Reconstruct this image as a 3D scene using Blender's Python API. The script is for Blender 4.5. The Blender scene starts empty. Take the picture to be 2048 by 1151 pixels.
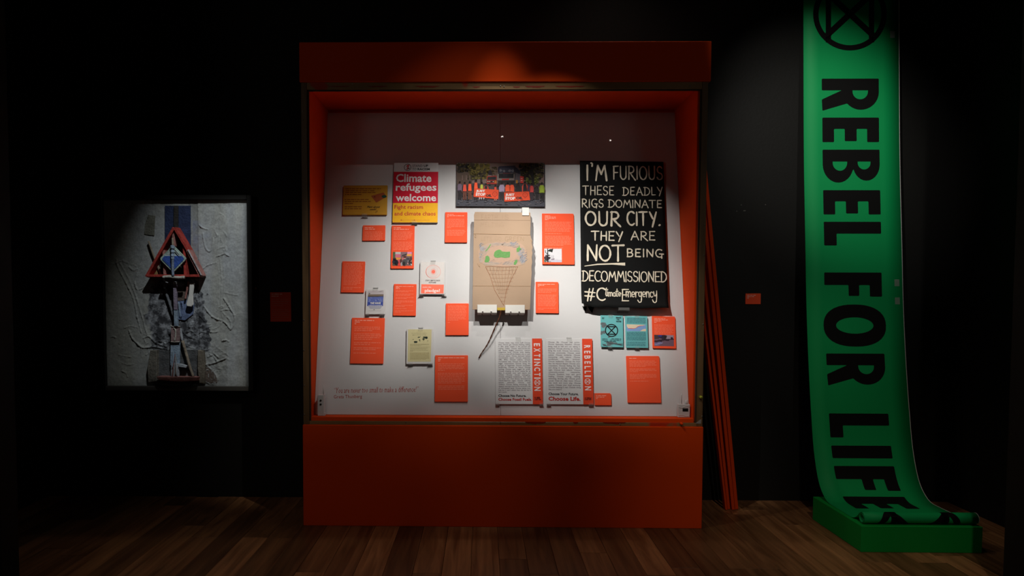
import bpy, bmesh, math, random
from mathutils import Vector, Matrix, noise
random.seed(7)
SC = bpy.context.scene
COL = SC.collection
PI = math.pi

# ------------------------------------------------------------------ camera
F = 1370.0; CAMH = 1.45
PITCH, YAW, ROLL, PPX, PPY = .0422, -.0146, .0027, 943.62, 645.26
def _axes():
    cy, sy, cp, sp = math.cos(YAW), math.sin(YAW), math.cos(PITCH), math.sin(PITCH)
    X1 = Vector((cy, -sy, 0)); Y1 = Vector((sy, cy, 0)); Z = Vector((0, 0, 1))
    return X1, Y1 * cp - Z * sp, Y1 * sp + Z * cp
X1, FWD, UPV = _axes()
cr, sr = math.cos(ROLL), math.sin(ROLL)
cam_d = bpy.data.cameras.new('camera'); cam = bpy.data.objects.new('camera', cam_d); COL.objects.link(cam)
R_ = X1 * cr + UPV * sr; U_ = UPV * cr - X1 * sr
m = Matrix((R_, U_, -FWD)).transposed().to_4x4(); m.translation = (0, 0, CAMH)
cam.matrix_world = m
cam_d.sensor_width = 36; cam_d.lens = F / 2048 * 36
cam_d.shift_x = (1024 - PPX) / 2048; cam_d.shift_y = (PPY - 575.5) / 2048
cam_d.clip_start = .05
SC.camera = cam

def ray(px, py):
    a, b = px - PPX, py - PPY
    u = a * cr + b * sr; w = -a * sr + b * cr
    return X1 * (u / F) - UPV * (w / F) + FWD
def on_plane(px, py, p0, n):
    r = ray(px, py); o = Vector((0, 0, CAMH))
    return o + r * ((p0 - o).dot(n) / r.dot(n))

# ------------------------------------------------------------------ world, light, exposure
W = bpy.data.worlds.new('world'); SC.world = W; W.use_nodes = True
W.node_tree.nodes['Background'].inputs[0].default_value = (.5, .6, .7, 1)
W.node_tree.nodes['Background'].inputs[1].default_value = 0.0
SC.view_settings.view_transform = 'Standard'; SC.view_settings.look = 'None'
SC.view_settings.gamma = 1; SC.view_settings.use_curve_mapping = False
SC.view_settings.exposure = 0

def spot(name, loc, tgt, energy, deg, blend=1.0, radius=.03, color=(1, .95, .88)):
    d = bpy.data.lights.new(name, 'SPOT'); d.energy = energy; d.spot_size = math.radians(deg)
    d.spot_blend = blend; d.shadow_soft_size = radius; d.color = color
    o = bpy.data.objects.new(name, d); COL.objects.link(o); o.location = loc
    o.rotation_euler = (Vector(tgt) - Vector(loc)).to_track_quat('-Z', 'Y').to_euler()
    return o
def point(name, loc, energy, radius=.03, color=(1, .95, .88)):
    d = bpy.data.lights.new(name, 'POINT'); d.energy = energy; d.shadow_soft_size = radius; d.color = color
    o = bpy.data.objects.new(name, d); COL.objects.link(o); o.location = loc
    return o
# track spots that light the display case from either side of its middle, and one steeper spot close to it
LL, LR = (-.6, 2.3, 4.25), (.85, 2.3, 4.25)
spot('case_spot', LL, (.93, 4.42, 1.30), 300, 18, 1.0, .012)
spot('case_spot', LL, (.45, 4.45, 1.45), 425, 22, 1.0, .012)
spot('case_spot', LL, (.75, 4.5, 1.78), 410, 21, 1.0, .012)
spot('case_spot', LL, (.1, 4.5, 1.65), 165, 22, 1.0, .012)
spot('case_spot', LR, (-.2, 4.5, 1.70), 400, 22, 1.0, .012)
spot('case_spot', LR, (-.1, 4.48, 1.5), 152, 26, 1.0, .012)
spot('case_spot', LR, (-.72, 4.45, 1.48), 196, 21, 1.0, .012)
spot('case_spot', LR, (-.4, 4.6, 1.9), 34, 25, 1.0, .012)
spot('case_spot_steep', (.12, 3.50, 4.3), (.1, 4.42, 1.38), 90, 21, 1.0, .012)
ART_LAMP = (-.75, 2.7, 4.2)
spot('artwork_spot', ART_LAMP, (-1.66, 4.8, 1.62), 292, 30, 1.0, .0018, (.93, .97, 1))
spot('banner_spot', (.8, 2.2, 4.3), (2.3, 4.7, 2.58), 225, 28, 1.0, .02)
spot('banner_spot_low', (2.0, 1.8, 4.2), (2.32, 4.7, 2.1), 80, 34, .8, .02)
spot('cross_spot', (-.95, 3.05, 4.2), (2.3, 4.4, .0), 36, 30, .9, .015, (1, .9, .75))
spot('floor_spot', (.9, 4.315, 4.4), (.9, 3.1, 0), 20, 100, .8, .015, (1, .85, .7))
spot('base_spot', (1.35, .6, 3.9), (2.0, 4.2, .25), 92, 34, 1.0, .04, (1, .85, .7))
spot('added_fill_right', (1.6, 3.4, 4.2), (2.95, 4.45, .0), 16, 24, 1.0, .03, (1, .85, .7))  # added spot, brightens the floor right of the banner, no known lamp
point('room_lamp', (.27, -1.0, 3.6), .3, .012)
point('far_room_lamp', (1.75, -1.0, 3.55), .2, .012)
point('room_fill_left', (-3.6, -.8, 2.6), 17, .7)
point('room_fill_right', (4.2, -.6, 2.6), 14, .7)
spot('added_fill_left', (-1.5, .9, 3.9), (-.9, 4.0, .15), 26, 40, 1.0, .05, (1, .85, .7))  # added spot, lifts the case base and floor at the left

# ------------------------------------------------------------------ helpers
def lin(c):
    def f(v):
        v /= 255.0
        return v / 12.92 if v <= .04045 else ((v + .055) / 1.055) ** 2.4
    return tuple(f(v) for v in c)
MATS = {}
def mat(name, color, rough=.6, spec=.4, metal=0, bump=None, vary=None):
    if name in MATS: return MATS[name]
    M = bpy.data.materials.new(name); M.use_nodes = True; nt = M.node_tree; b = nt.nodes['Principled BSDF']
    b.inputs['Base Color'].default_value = (*color, 1); b.inputs['Roughness'].default_value = rough
    b.inputs['Specular IOR Level'].default_value = spec; b.inputs['Metallic'].default_value = metal
    tc = nt.nodes.new('ShaderNodeTexCoord')
    if vary:
        amt, sc = vary
        n = nt.nodes.new('ShaderNodeTexNoise'); n.inputs['Scale'].default_value = sc; n.inputs['Detail'].default_value = 5
        nt.links.new(tc.outputs['Object'], n.inputs['Vector'])
        mx = nt.nodes.new('ShaderNodeMix'); mx.data_type = 'RGBA'
        mx.inputs['A'].default_value = (*[c * (1 - amt) for c in color], 1); mx.inputs['B'].default_value = (*[min(1, c * (1 + amt)) for c in color], 1)
        nt.links.new(n.outputs['Fac'], mx.inputs['Factor']); nt.links.new(mx.outputs['Result'], b.inputs['Base Color'])
    if bump:
        st, sc = bump
        n = nt.nodes.new('ShaderNodeTexNoise'); n.inputs['Scale'].default_value = sc; n.inputs['Detail'].default_value = 6
        nt.links.new(tc.outputs['Object'], n.inputs['Vector'])
        bp = nt.nodes.new('ShaderNodeBump'); bp.inputs['Strength'].default_value = st; bp.inputs['Distance'].default_value = .01
        nt.links.new(n.outputs['Fac'], bp.inputs['Height']); nt.links.new(bp.outputs['Normal'], b.inputs['Normal'])
    MATS[name] = M
    return M
BLACKWALL = mat('black_wall_paint', (.0085, .0085, .0075), .62, .25, bump=(.08, 60), vary=(.12, 3))
BLACK = mat('black_plain', (.004, .004, .004), .7, .2, vary=(.1, 4))
ORANGE = mat('orange_paint', (.78, .066, .002), .65, .1, bump=(.03, 40), vary=(.05, 2))
LABEL = mat('orange_label', (.92, .095, .032), .65, .15, bump=(.02, 90), vary=(.02, 3))
WHITEB = mat('white_board', (.60, .59, .60), .7, .2, bump=(.04, 50), vary=(.015, 2))
WHITEP = mat('white_paint', (.62, .60, .57), .55, .3, vary=(.03, 9))
PAPER = mat('white_paper', (.64, .63, .64), .7, .2, vary=(.02, 7))
TEAL = mat('teal_paper', (.13, .42, .44), .7, .2, vary=(.04, 9))
CREAM = mat('cream_paper', (.50, .45, .25), .7, .2, vary=(.04, 9))
GREEN = mat('green_vinyl', (.003, .36, .098), .6, .22, vary=(.04, 3), bump=(.02, 12))
GREENW = mat('green_plinth_paint', (.003, .32, .045), .6, .2, vary=(.05, 4), bump=(.03, 40))
INK = mat('black_ink', (.005, .005, .005), .65, .15, vary=(.1, 12))
WHITEPL = mat('white_plastic', (.62, .60, .60), .4, .5, vary=(.02, 12))
DARKPL = mat('dark_plastic', (.01, .01, .01), .3, .5, vary=(.1, 12))
METAL = mat('steel_screw', (.3, .28, .25), .4, .5, .9, vary=(.1, 40))
CARD = mat('corrugated_cardboard', (.375, .262, .182), .85, .15, bump=(.06, 30), vary=(.07, 9))
CARDD = mat('cardboard_crease', (.36, .23, .13), .9, .1, vary=(.1, 30))
BARK = mat('brown_bark', (.085, .025, .010), .75, .3, bump=(.4, 90), vary=(.35, 40))
TAPEM = mat('yellow_tape', (.45, .30, .03), .5, .3, vary=(.1, 30))
BLKPAPER = mat('black_sugar_paper', (.0045, .0048, .005), .75, .12, bump=(.08, 14), vary=(.2, 5))

def pmat():
    M = bpy.data.materials.new('printed_ink'); M.use_nodes = True; nt = M.node_tree; b = nt.nodes['Principled BSDF']
    a = nt.nodes.new('ShaderNodeAttribute'); a.attribute_name = 'Col'
    tc = nt.nodes.new('ShaderNodeTexCoord'); n = nt.nodes.new('ShaderNodeTexNoise'); n.inputs['Scale'].default_value = 60
    nt.links.new(tc.outputs['Object'], n.inputs['Vector'])
    mr = nt.nodes.new('ShaderNodeMapRange'); mr.inputs['To Min'].default_value = .93; mr.inputs['To Max'].default_value = 1.07
    nt.links.new(n.outputs['Fac'], mr.inputs['Value'])
    mx = nt.nodes.new('ShaderNodeVectorMath'); mx.operation = 'SCALE'
    nt.links.new(a.outputs['Color'], mx.inputs[0]); nt.links.new(mr.outputs['Result'], mx.inputs['Scale'])
    nt.links.new(mx.outputs['Vector'], b.inputs['Base Color'])
    b.inputs['Roughness'].default_value = .6; b.inputs['Specular IOR Level'].default_value = .25
    return M
PRINTM = pmat()

def woodmat(name, cols, scale, smear=None):
    M = bpy.data.materials.new(name); M.use_nodes = True; nt = M.node_tree; b = nt.nodes['Principled BSDF']
    tc = nt.nodes.new('ShaderNodeTexCoord'); mp = nt.nodes.new('ShaderNodeMapping'); mp.inputs['Scale'].default_value = scale
    oi = nt.nodes.new('ShaderNodeObjectInfo')
    ad = nt.nodes.new('ShaderNodeVectorMath'); ad.operation = 'MULTIPLY_ADD'
    cb = nt.nodes.new('ShaderNodeCombineXYZ')
    for i in range(3): nt.links.new(oi.outputs['Random'], cb.inputs[i])
    ad.inputs[1].default_value = (31, 17, 9)
    nt.links.new(cb.outputs[0], ad.inputs[0]); nt.links.new(tc.outputs['Object'], ad.inputs[2])
    nt.links.new(ad.outputs[0], mp.inputs['Vector'])
    n = nt.nodes.new('ShaderNodeTexNoise'); n.inputs['Scale'].default_value = 1; n.inputs['Detail'].default_value = 7; n.inputs['Distortion'].default_value = .6
    nt.links.new(mp.outputs[0], n.inputs['Vector'])
    cr_ = nt.nodes.new('ShaderNodeValToRGB'); e = cr_.color_ramp.elements
    e[0].position = .3; e[0].color = (*cols[0], 1); e[1].position = .75; e[1].color = (*cols[1], 1)
    nt.links.new(n.outputs['Fac'], cr_.inputs[0])
    out = cr_.outputs[0]
    hv = nt.nodes.new('ShaderNodeMapRange'); hv.inputs['To Min'].default_value = .45 if not smear else .9; hv.inputs['To Max'].default_value = 1.5 if not smear else 1.1
    nt.links.new(oi.outputs['Random'], hv.inputs['Value'])
    sc_ = nt.nodes.new('ShaderNodeVectorMath'); sc_.operation = 'SCALE'
    nt.links.new(out, sc_.inputs[0]); nt.links.new(hv.outputs[0], sc_.inputs['Scale']); out = sc_.outputs[0]
    if smear:
        n2 = nt.nodes.new('ShaderNodeTexNoise'); n2.inputs['Scale'].default_value = 2.3; n2.inputs['Detail'].default_value = 3
        nt.links.new(ad.outputs[0], n2.inputs['Vector'])
        c2 = nt.nodes.new('ShaderNodeValToRGB'); c2.color_ramp.elements[0].position = .61; c2.color_ramp.elements[1].position = .63
        nt.links.new(n2.outputs['Fac'], c2.inputs[0])
        mx = nt.nodes.new('ShaderNodeMix'); mx.data_type = 'RGBA'; mx.inputs['B'].default_value = (*smear, 1)
        nt.links.new(c2.outputs[0], mx.inputs['Factor']); nt.links.new(out, mx.inputs['A']); out = mx.outputs['Result']
    nt.links.new(out, b.inputs['Base Color'])
    b.inputs['Roughness'].default_value = .42; b.inputs['Specular IOR Level'].default_value = .4
    bp = nt.nodes.new('ShaderNodeBump'); bp.inputs['Strength'].default_value = .12; bp.inputs['Distance'].default_value = .004
    nt.links.new(n.outputs['Fac'], bp.inputs['Height']); nt.links.new(bp.outputs['Normal'], b.inputs['Normal'])
    return M
OAK = woodmat('oak_floor', ((.15, .062, .024), (.40, .19, .080)), (30, 1.6, 30))
PINE = woodmat('raw_timber', ((.22, .12, .045), (.32, .19, .08)), (3, 3, 3), smear=(.5, .035, .008))
PINES = woodmat('raw_timber_plain', ((.20, .11, .045), (.32, .19, .085)), (40, 40, 3))

def glassm(name, tint=(1, 1, 1), gloss=1.0, haze=0.0):
    M = bpy.data.materials.new(name); M.use_nodes = True; nt = M.node_tree; nt.nodes.clear()
    o = nt.nodes.new('ShaderNodeOutputMaterial'); t = nt.nodes.new('ShaderNodeBsdfTransparent'); t.inputs[0].default_value = (*tint, 1)
    g = nt.nodes.new('ShaderNodeBsdfGlossy'); g.inputs['Roughness'].default_value = .01 if haze == 0 else .12
    fr = nt.nodes.new('ShaderNodeFresnel'); fr.inputs['IOR'].default_value = 1.45
    mu = nt.nodes.new('ShaderNodeMath'); mu.operation = 'MULTIPLY'; mu.inputs[1].default_value = gloss
    ge = nt.nodes.new('ShaderNodeNewGeometry'); ib = nt.nodes.new('ShaderNodeMath'); ib.operation = 'SUBTRACT'; ib.inputs[0].default_value = 1
    nt.links.new(ge.outputs['Backfacing'], ib.inputs[1]); m0 = nt.nodes.new('ShaderNodeMath'); m0.operation = 'MULTIPLY'
    nt.links.new(fr.outputs[0], m0.inputs[0]); nt.links.new(ib.outputs[0], m0.inputs[1])
    nt.links.new(m0.outputs[0], mu.inputs[0])
    mx = nt.nodes.new('ShaderNodeMixShader'); nt.links.new(mu.outputs[0], mx.inputs[0])
    base = t.outputs[0]
    if haze:
        df = nt.nodes.new('ShaderNodeBsdfDiffuse'); df.inputs[0].default_value = (.8, .8, .8, 1)
        m2 = nt.nodes.new('ShaderNodeMixShader'); m2.inputs[0].default_value = haze
        nt.links.new(base, m2.inputs[1]); nt.links.new(df.outputs[0], m2.inputs[2]); base = m2.outputs[0]
    nt.links.new(base, mx.inputs[1]); nt.links.new(g.outputs[0], mx.inputs[2]); nt.links.new(mx.outputs[0], o.inputs[0])
    return M
GLASS = glassm('display_glass', (.985, .99, .99), .7)
ACRYL = glassm('clear_acrylic', (.97, .97, .965), .8, .05)
TAPEC = glassm('translucent_tape', (.6, .8, .65), 1.0, .25)

def link(name, me, m=None, parent=None):
    o = bpy.data.objects.new(name, me); COL.objects.link(o)
    if m: me.materials.append(m)
    if parent: o.parent = parent
    return o
def bm_obj(name, bm, m, parent=None, smooth=False):
    me = bpy.data.meshes.new(name); bm.to_mesh(me); bm.free()
    if smooth:
        for p in me.polygons: p.use_smooth = True
    return link(name, me, m, parent)
def empty(name, loc=(0, 0, 0), mw=None):
    o = bpy.data.objects.new(name, None); COL.objects.link(o); o.empty_display_size = .05
    if mw is not None: o.matrix_world = mw
    else: o.location = loc
    return o
def tag(o, label, cat, group=None):
    o['label'] = label; o['category'] = cat
    if group: o['group'] = group
    return o
def struct(o): o['kind'] = 'structure'; return o

def box_bm(a, b, bev=0, seg=1, bm=None):
    bm = bm or bmesh.new()
    x0, y0, z0 = [min(a[i], b[i]) for i in range(3)]; x1, y1, z1 = [max(a[i], b[i]) for i in range(3)]
    v = [bm.verts.new(p) for p in ((x0,y0,z0),(x1,y0,z0),(x1,y1,z0),(x0,y1,z0),(x0,y0,z1),(x1,y0,z1),(x1,y1,z1),(x0,y1,z1))]
    fs = [bm.faces.new([v[i] for i in f]) for f in ((0,3,2,1),(4,5,6,7),(0,1,5,4),(1,2,6,5),(2,3,7,6),(3,0,4,7))]
    if bev:
        es = {e for f in fs for e in f.edges}
        bmesh.ops.bevel(bm, geom=list(es), offset=bev, segments=seg, affect='EDGES', profile=.7)
    return bm
def box(name, a, b, m, parent=None, bev=0, seg=1): return bm_obj(name, box_bm(a, b, bev, seg), m, parent)

def tube_bm(pts, rad, n=8, bm=None, cap=True, flat=1.0, jit=0):
    bm = bm or bmesh.new(); pts = [Vector(p) for p in pts]
    if not hasattr(rad, '__len__'): rad = [rad] * len(pts)
    rings = []; up = Vector((0, 0, 1))
    t0 = (pts[1] - pts[0]).normalized()
    if abs(t0.dot(up)) > .9: up = Vector((0, 1, 0))
    nrm = (up - t0 * up.dot(t0)).normalized()
    for i, p in enumerate(pts):
        t = (pts[min(i + 1, len(pts) - 1)] - pts[max(i - 1, 0)]).normalized()
        nrm = (nrm - t * nrm.dot(t)).normalized(); bn = t.cross(nrm)
        rr = []
        for k in range(n):
            a = 2 * PI * k / n; r = rad[i] * (1 + jit * (random.random() - .5))
            rr.append(bm.verts.new(p + nrm * math.cos(a) * r + bn * math.sin(a) * r * flat))
        rings.append(rr)
    for i in range(len(rings) - 1):
        for k in range(n):
            bm.faces.new((rings[i][k], rings[i][(k + 1) % n], rings[i + 1][(k + 1) % n], rings[i + 1][k]))
    if cap: bm.faces.new(rings[0][::-1]); bm.faces.new(rings[-1])
    bmesh.ops.recalc_face_normals(bm, faces=bm.faces[:])
    return bm
def prism_bm(poly, z0, z1, bm=None, bev=0):
    """2-D outline (local x, y) extruded along local z"""
    bm = bm or bmesh.new()
    a = [bm.verts.new((x, y, z0)) for x, y in poly]; b = [bm.verts.new((x, y, z1)) for x, y in poly]; n = len(poly)
    fs = [bm.faces.new(a[::-1]), bm.faces.new(b)]
    for i in range(n): fs.append(bm.faces.new((a[i], a[(i + 1) % n], b[(i + 1) % n], b[i])))
    bmesh.ops.recalc_face_normals(bm, faces=fs)
    if bev: bmesh.ops.bevel(bm, geom=list({e for f in fs[:2] for e in f.edges}), offset=bev, segments=1, affect='EDGES')
    return bm
def smooth_pts(pts, k=4):
    """Catmull-Rom through 2-D/3-D points"""
    P = [Vector(p) for p in pts]; out = []
    for i in range(len(P) - 1):
        p0 = P[max(i - 1, 0)]; p1 = P[i]; p2 = P[i + 1]; p3 = P[min(i + 2, len(P) - 1)]
        for j in range(k):
            t = j / k
            out.append(.5 * ((2 * p1) + (p2 - p0) * t + (2 * p0 - 5 * p1 + 4 * p2 - p3) * t * t + (3 * p1 - p0 - 3 * p2 + p3) * t ** 3))
    out.append(P[-1]); return out

# text: glyph meshes from Blender's built-in font
_TC = {}
def text_geo(s, bold=0.0, slant=0.0):
    k = (s, bold, slant)
    if k in _TC: return _TC[k]
    c = bpy.data.curves.new('t', 'FONT'); c.body = s; c.resolution_u = 2 if len(s) < 24 else 1; c.offset = bold; c.shear = slant; c.fill_mode = 'FRONT'
    o = bpy.data.objects.new('t', c); me = bpy.data.meshes.new_from_object(o)
    V = [(v.co.x, v.co.y) for v in me.vertices]; Fc = [tuple(p.vertices) for p in me.polygons]
    bpy.data.objects.remove(o); bpy.data.curves.remove(c); bpy.data.meshes.remove(me)
    xs = [v[0] for v in V] or [0]; ys = [v[1] for v in V] or [0]
    _TC[k] = (V, Fc, min(xs), max(xs), min(ys), max(ys)); return _TC[k]

class Print:
    """flat print gathered into one mesh with a colour per face"""
    def __init__(s, z=.0004): s.v = []; s.f = []; s.c = []; s.z = z; s.lay = 0
    def layer(s): s.lay += 1
    def _add(s, vs, fs, col):
        b = len(s.v); z = s.z + s.lay * .00018
        s.v += [(x, y, z) for x, y in vs]
        for f in fs:
            s.f.append([b + i for i in f]); s.c.append(col)
    def poly(s, pts, col):
        a = sum(pts[i][0] * pts[(i + 1) % len(pts)][1] - pts[(i + 1) % len(pts)][0] * pts[i][1] for i in range(len(pts)))
        if a < 0: pts = pts[::-1]
        s._add(list(pts), [tuple(range(len(pts)))], lin(col))
    def rect(s, x0, y0, x1, y1, col): s.poly([(x0, y0), (x1, y0), (x1, y1), (x0, y1)], col)
    def ell(s, cx, cy, rx, ry, col, n=20, jit=0):
        s.poly([(cx + rx * (1 + jit * (random.random() - .5)) * math.cos(2 * PI * i / n), cy + ry * (1 + jit * (random.random() - .5)) * math.sin(2 * PI * i / n)) for i in range(n)], col)
    def ring(s, cx, cy, r, t, col, n=32, ry=None):
        ry = ry or r; vs = []; fs = []
        for i in range(n):
            a = 2 * PI * i / n; vs += [(cx + r * math.cos(a), cy + ry * math.sin(a)), (cx + (r - t) * math.cos(a), cy + (ry - t) * math.sin(a))]
        for i in range(n): j = (i + 1) % n; fs.append((2 * i + 1, 2 * i, 2 * j, 2 * j + 1))
        s._add(vs, fs, lin(col))
    def stroke(s, pts, w, col, round_=False):
        pts = [Vector((p[0], p[1])) for p in pts]
        if not hasattr(w, '__len__'): w = [w] * len(pts)
        vs = []; fs = []
        for i, p in enumerate(pts):
            t = (pts[min(i + 1, len(pts) - 1)] - pts[max(i - 1, 0)])
            if t.length < 1e-9: t = Vector((1, 0))
            t.normalize(); n = Vector((-t.y, t.x)) * w[i] / 2
            vs += [tuple(p + n), tuple(p - n)]
        for i in range(len(pts) - 1): fs.append((2 * i, 2 * i + 1, 2 * i + 3, 2 * i + 2))
        s._add(vs, fs, lin(col))
        if round_:
            for i in (0, len(pts) - 1): s.ell(pts[i].x, pts[i].y, w[i] / 2, w[i] / 2, col, 8)
    def text(s, string, x0, y0, x1, y1, col, bold=0.0, slant=0.0, rot=False):
        """fit the glyphs of string exactly into the box; rot: reads downwards"""
        V, Fc, a0, a1, b0, b1 = text_geo(string, bold, slant); o = []
        for x, y in V:
            u = (x - a0) / max(1e-9, a1 - a0); v = (y - b0) / max(1e-9, b1 - b0)
            o.append((x0 + (x1 - x0) * v, y1 - (y1 - y0) * u) if rot else (x0 + (x1 - x0) * u, y0 + (y1 - y0) * v))
        s._add(o, Fc, lin(col))
    def xr(s, cx, cy, r, t, col, rot=False, n=40):
        s.ring(cx, cy, r, t, col, n)
        T = (lambda p: (cx + p[1] * r, cy - p[0] * r)) if rot else (lambda p: (cx + p[0] * r, cy + p[1] * r))
        h = .62; b = .60
        for q in (((-b, h), (b, -h)), ((b, h), (-b, -h)), ((-b - .05, h - .04), (b + .05, h - .04)), ((-b - .05, -h + .04), (b + .05, -h + .04))):
            s.stroke([T(p) for p in q], t, col)
    def dashes(s, x0, x1, y, h, col, seed=None):
        """a line of body copy too small to read: word-length marks"""
        x = x0
        while x < x1 - h * .8:
            w = min(h * random.uniform(1.5, 6.5), x1 - x); s.rect(x, y, x + w, y + h, col); x += w + h * .75
    def para(s, x0, x1, y, n, pitch, h, col, last=.6):
        for i in range(n):
            e = x1 - (x1 - x0) * (random.uniform(0, .10) if i < n - 1 else 1 - last)
            s.dashes(x0, e, y - i * pitch - h, h, col)
        return y - n * pitch
    def build(s, name, parent, m=None):
        me = bpy.data.meshes.new(name); me.from_pydata(s.v, [], s.f)
        ca = me.color_attributes.new('Col', 'FLOAT_COLOR', 'CORNER'); k = 0; data = []
        for f, c in zip(s.f, s.c): data += [c[0], c[1], c[2], 1.0] * len(f)
        ca.data.foreach_set('color', data)
        return link(name, me, m or PRINTM, parent)

class Frame:
    """an item's local frame on a plane: x right, y up, z towards the viewer"""
    def __init__(s, quad, p0, n, off):
        s.n = n.normalized(); s.p0 = p0 + s.n * off
        q = [on_plane(px, py, s.p0, s.n) for px, py in quad]      # TL TR BR BL
        c = sum(q, Vector()) / 4
        xa = ((q[1] + q[2]) - (q[0] + q[3])).normalized(); xa = (xa - s.n * xa.dot(s.n)).normalized(); ya = s.n.cross(xa)
        s.w = ((q[1] - q[0]).length + (q[2] - q[3]).length) / 2; s.h = ((q[0] - q[3]).length + (q[1] - q[2]).length) / 2
        s.c = c; s.M = Matrix((xa, ya, s.n)).transposed().to_4x4(); s.M.translation = c - s.n * off
        s.Mi = s.M.inverted(); s.off = off
    def L(s, px, py, dz=0):
        p = s.Mi @ on_plane(px, py, s.p0 + s.n * dz, s.n); return (p.x, p.y)
    def bx(s, x0, y0, x1, y1):
        """pixel box -> local box (x0,y0,x1,y1)"""
        xm, ym = (x0 + x1) / 2, (y0 + y1) / 2
        return (s.L(x0, ym)[0], s.L(xm, y1)[1], s.L(x1, ym)[0], s.L(xm, y0)[1])

# ------------------------------------------------------------------ dimensions
DC, DW = 4.2117, 4.8096
XL, XR = -3.0927, 3.2761
CXL, CXR = -1.1116, 1.3700          # case outer sides
IXL, IXR = -1.0667, 1.3147          # case inner sides
ZB, ZF0, ZF1 = .6352, 2.7352, 2.9737
PB = Vector((0, DC + .1085, .6813)); PT = Vector((0, DC + .5438, 2.6916))
EV = (PT - PB).normalized(); PN = Vector((0, -EV.z, EV.y))   # sloping back board

# ------------------------------------------------------------------ room
fl = struct(box('floor', (XL - 2.4, -3.2, -.06), (XR + 2.4, DW + .1, -.02), OAK))
wb = struct(box('wall_back', (XL - .12, DW, -.06), (XR + .12, DW + .12, 4.8), BLACKWALL))
struct(box('wall_left', (XL - .12, 3.30, -.06), (XL, DW, 4.8), BLACKWALL))
struct(box('wall_right', (XR, 3.30, -.06), (XR + .12, DW, 4.8), BLACKWALL))
struct(box('wall_added_left', (XL - 2.4, 3.18, -.06), (-2.283, 3.30, 4.8), BLACKWALL))  # added wall end, stands in for the black left border of the view
struct(box('wall_added_right', (2.528, 3.18, -.06), (XR + 2.4, 3.30, 4.8), BLACKWALL))  # added wall end, stands in for the black right border
struct(box('wall_far_left', (XL - 2.52, -3.2, -.06), (XL - 2.4, 3.30, 4.8), BLACKWALL))
struct(box('wall_far_right', (XR + 2.4, -3.2, -.06), (XR + 2.52, 3.30, 4.8), BLACKWALL))
struct(box('wall_rear', (XL - 2.52, -3.32, -.06), (XR + 2.52, -3.2, 4.8), BLACKWALL))
struct(box('ceiling', (XL - 2.52, -3.32, 4.8), (XR + 2.52, DW + .12, 4.9), BLACK))
# planks of the oak floor, laid towards the back wall
PWD = .152; lens_ = (1.1, 1.5, 1.9, 2.3); pm = {}
for L in lens_:
    bm = box_bm((.0008, .0008, -.018), (PWD - .0008, L - .0012, 0), .0012)
    me = bpy.data.meshes.new('plank'); bm.to_mesh(me); bm.free(); me.materials.append(OAK); pm[L] = me
ncol = int(math.ceil((XR - XL + 2.6) / PWD)); x = XL - 9 * PWD
for ic in range(ncol):
    inside = XL - .01 <= x < XR - .01; y = 1.0 - random.choice((0, .3, .6, .9)); end = DW if inside else 3.17
    w = min(PWD, XR - x) if inside else PWD
    if w > .02:
        while y < end - .02:
            L = random.choice(lens_); rem = end - y
            o = bpy.data.objects.new('plank', pm[L]); COL.objects.link(o); o.parent = fl; o.location = (x, y, 0)
            if L > rem: o.scale.y = rem / L
            if w < PWD: o.scale.x = w / PWD
            y += L
    x += w
# scuffs on the back wall
for px, py, w in ((1482.5, 409.5, 2), (1489, 421.2, 5), (1473.5, 422, 2), (1531, 409, 2)):
    p = on_plane(px, py, Vector((0, DW, 0)), Vector((0, 1, 0)))
    box('scuff_mark', (p.x - w * .0016, p.y - .0006, p.z - .003), (p.x + w * .0016, p.y, p.z + .003), mat('grey_scuff', (.12, .12, .11), .8, .2, vary=(.3, 40)), wb)

# ------------------------------------------------------------------ display case
case = empty('display_case', ((CXL + CXR) / 2, DC + .29, 0))
tag(case, 'large orange display case with bare timber front frame and white sloping back board', 'display case')
def cp(name, a, b, m=ORANGE, bev=.0015, seg=1):
    o = box(name, a, b, m, None, bev, seg); o.parent = case; o.matrix_parent_inverse = Matrix.Translation(-case.location); return o
cp('base_panel', (CXL, DC, .0), (CXR - .002, DC + .58, ZB), bev=.003)
cp('fascia', (CXL - .004, DC, ZF0), (CXR + .008, DC + .58, ZF1), bev=.003)
cp('side_panel', (CXL + .006, DC + .05, ZB), (IXL, DC + .58, ZF0))
cp('side_panel', (IXR, DC + .05, ZB), (CXR - .006, DC + .58, ZF0))
cp('top_lining', (IXL, DC + .04, ZF0 - .022), (IXR, DC + .58, ZF0), bev=0)
cp('bottom_ledge', (IXL, DC + .04, ZB + .001), (IXR, DC + .20, .6813 - .002), bev=.001)
cp('rear_panel', (IXL, DC + .565, ZB), (IXR, DC + .58, ZF0 - .022), bev=0)
# timber front frame, recessed behind fascia and base
fy0, fy1 = DC + .012, DC + .05
tw = .036
s_l = cp('frame_stile', (CXL + .002, fy0, ZB), (CXL + .002 + tw, fy1, ZF0), PINES)
s_r = cp('frame_stile', (CXR - .004 - tw, fy0, ZB), (CXR - .004, fy1, ZF0), PINES)
r_t = cp('frame_rail', (CXL + .003 + tw, fy0, ZF0 - .043), (CXR - .005 - tw, fy1, ZF0), PINE)
r_b = cp('frame_rail', (CXL + .003 + tw, fy0, ZB), (CXR - .005 - tw, fy1, ZB + .022), PINE)
gm = mat('dark_gasket', (.05, .03, .018), .7, .3, vary=(.2, 8))
gx0, gx1 = CXL + .003 + tw, CXR - .005 - tw
cp('glazing_strip', (gx0, fy0 + .004, ZB + .022), (gx0 + .009, fy0 + .016, ZF0 - .043), gm, .0006)
cp('glazing_strip', (gx1 - .009, fy0 + .004, ZB + .022), (gx1, fy0 + .016, ZF0 - .043), gm, .0006)
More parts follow.
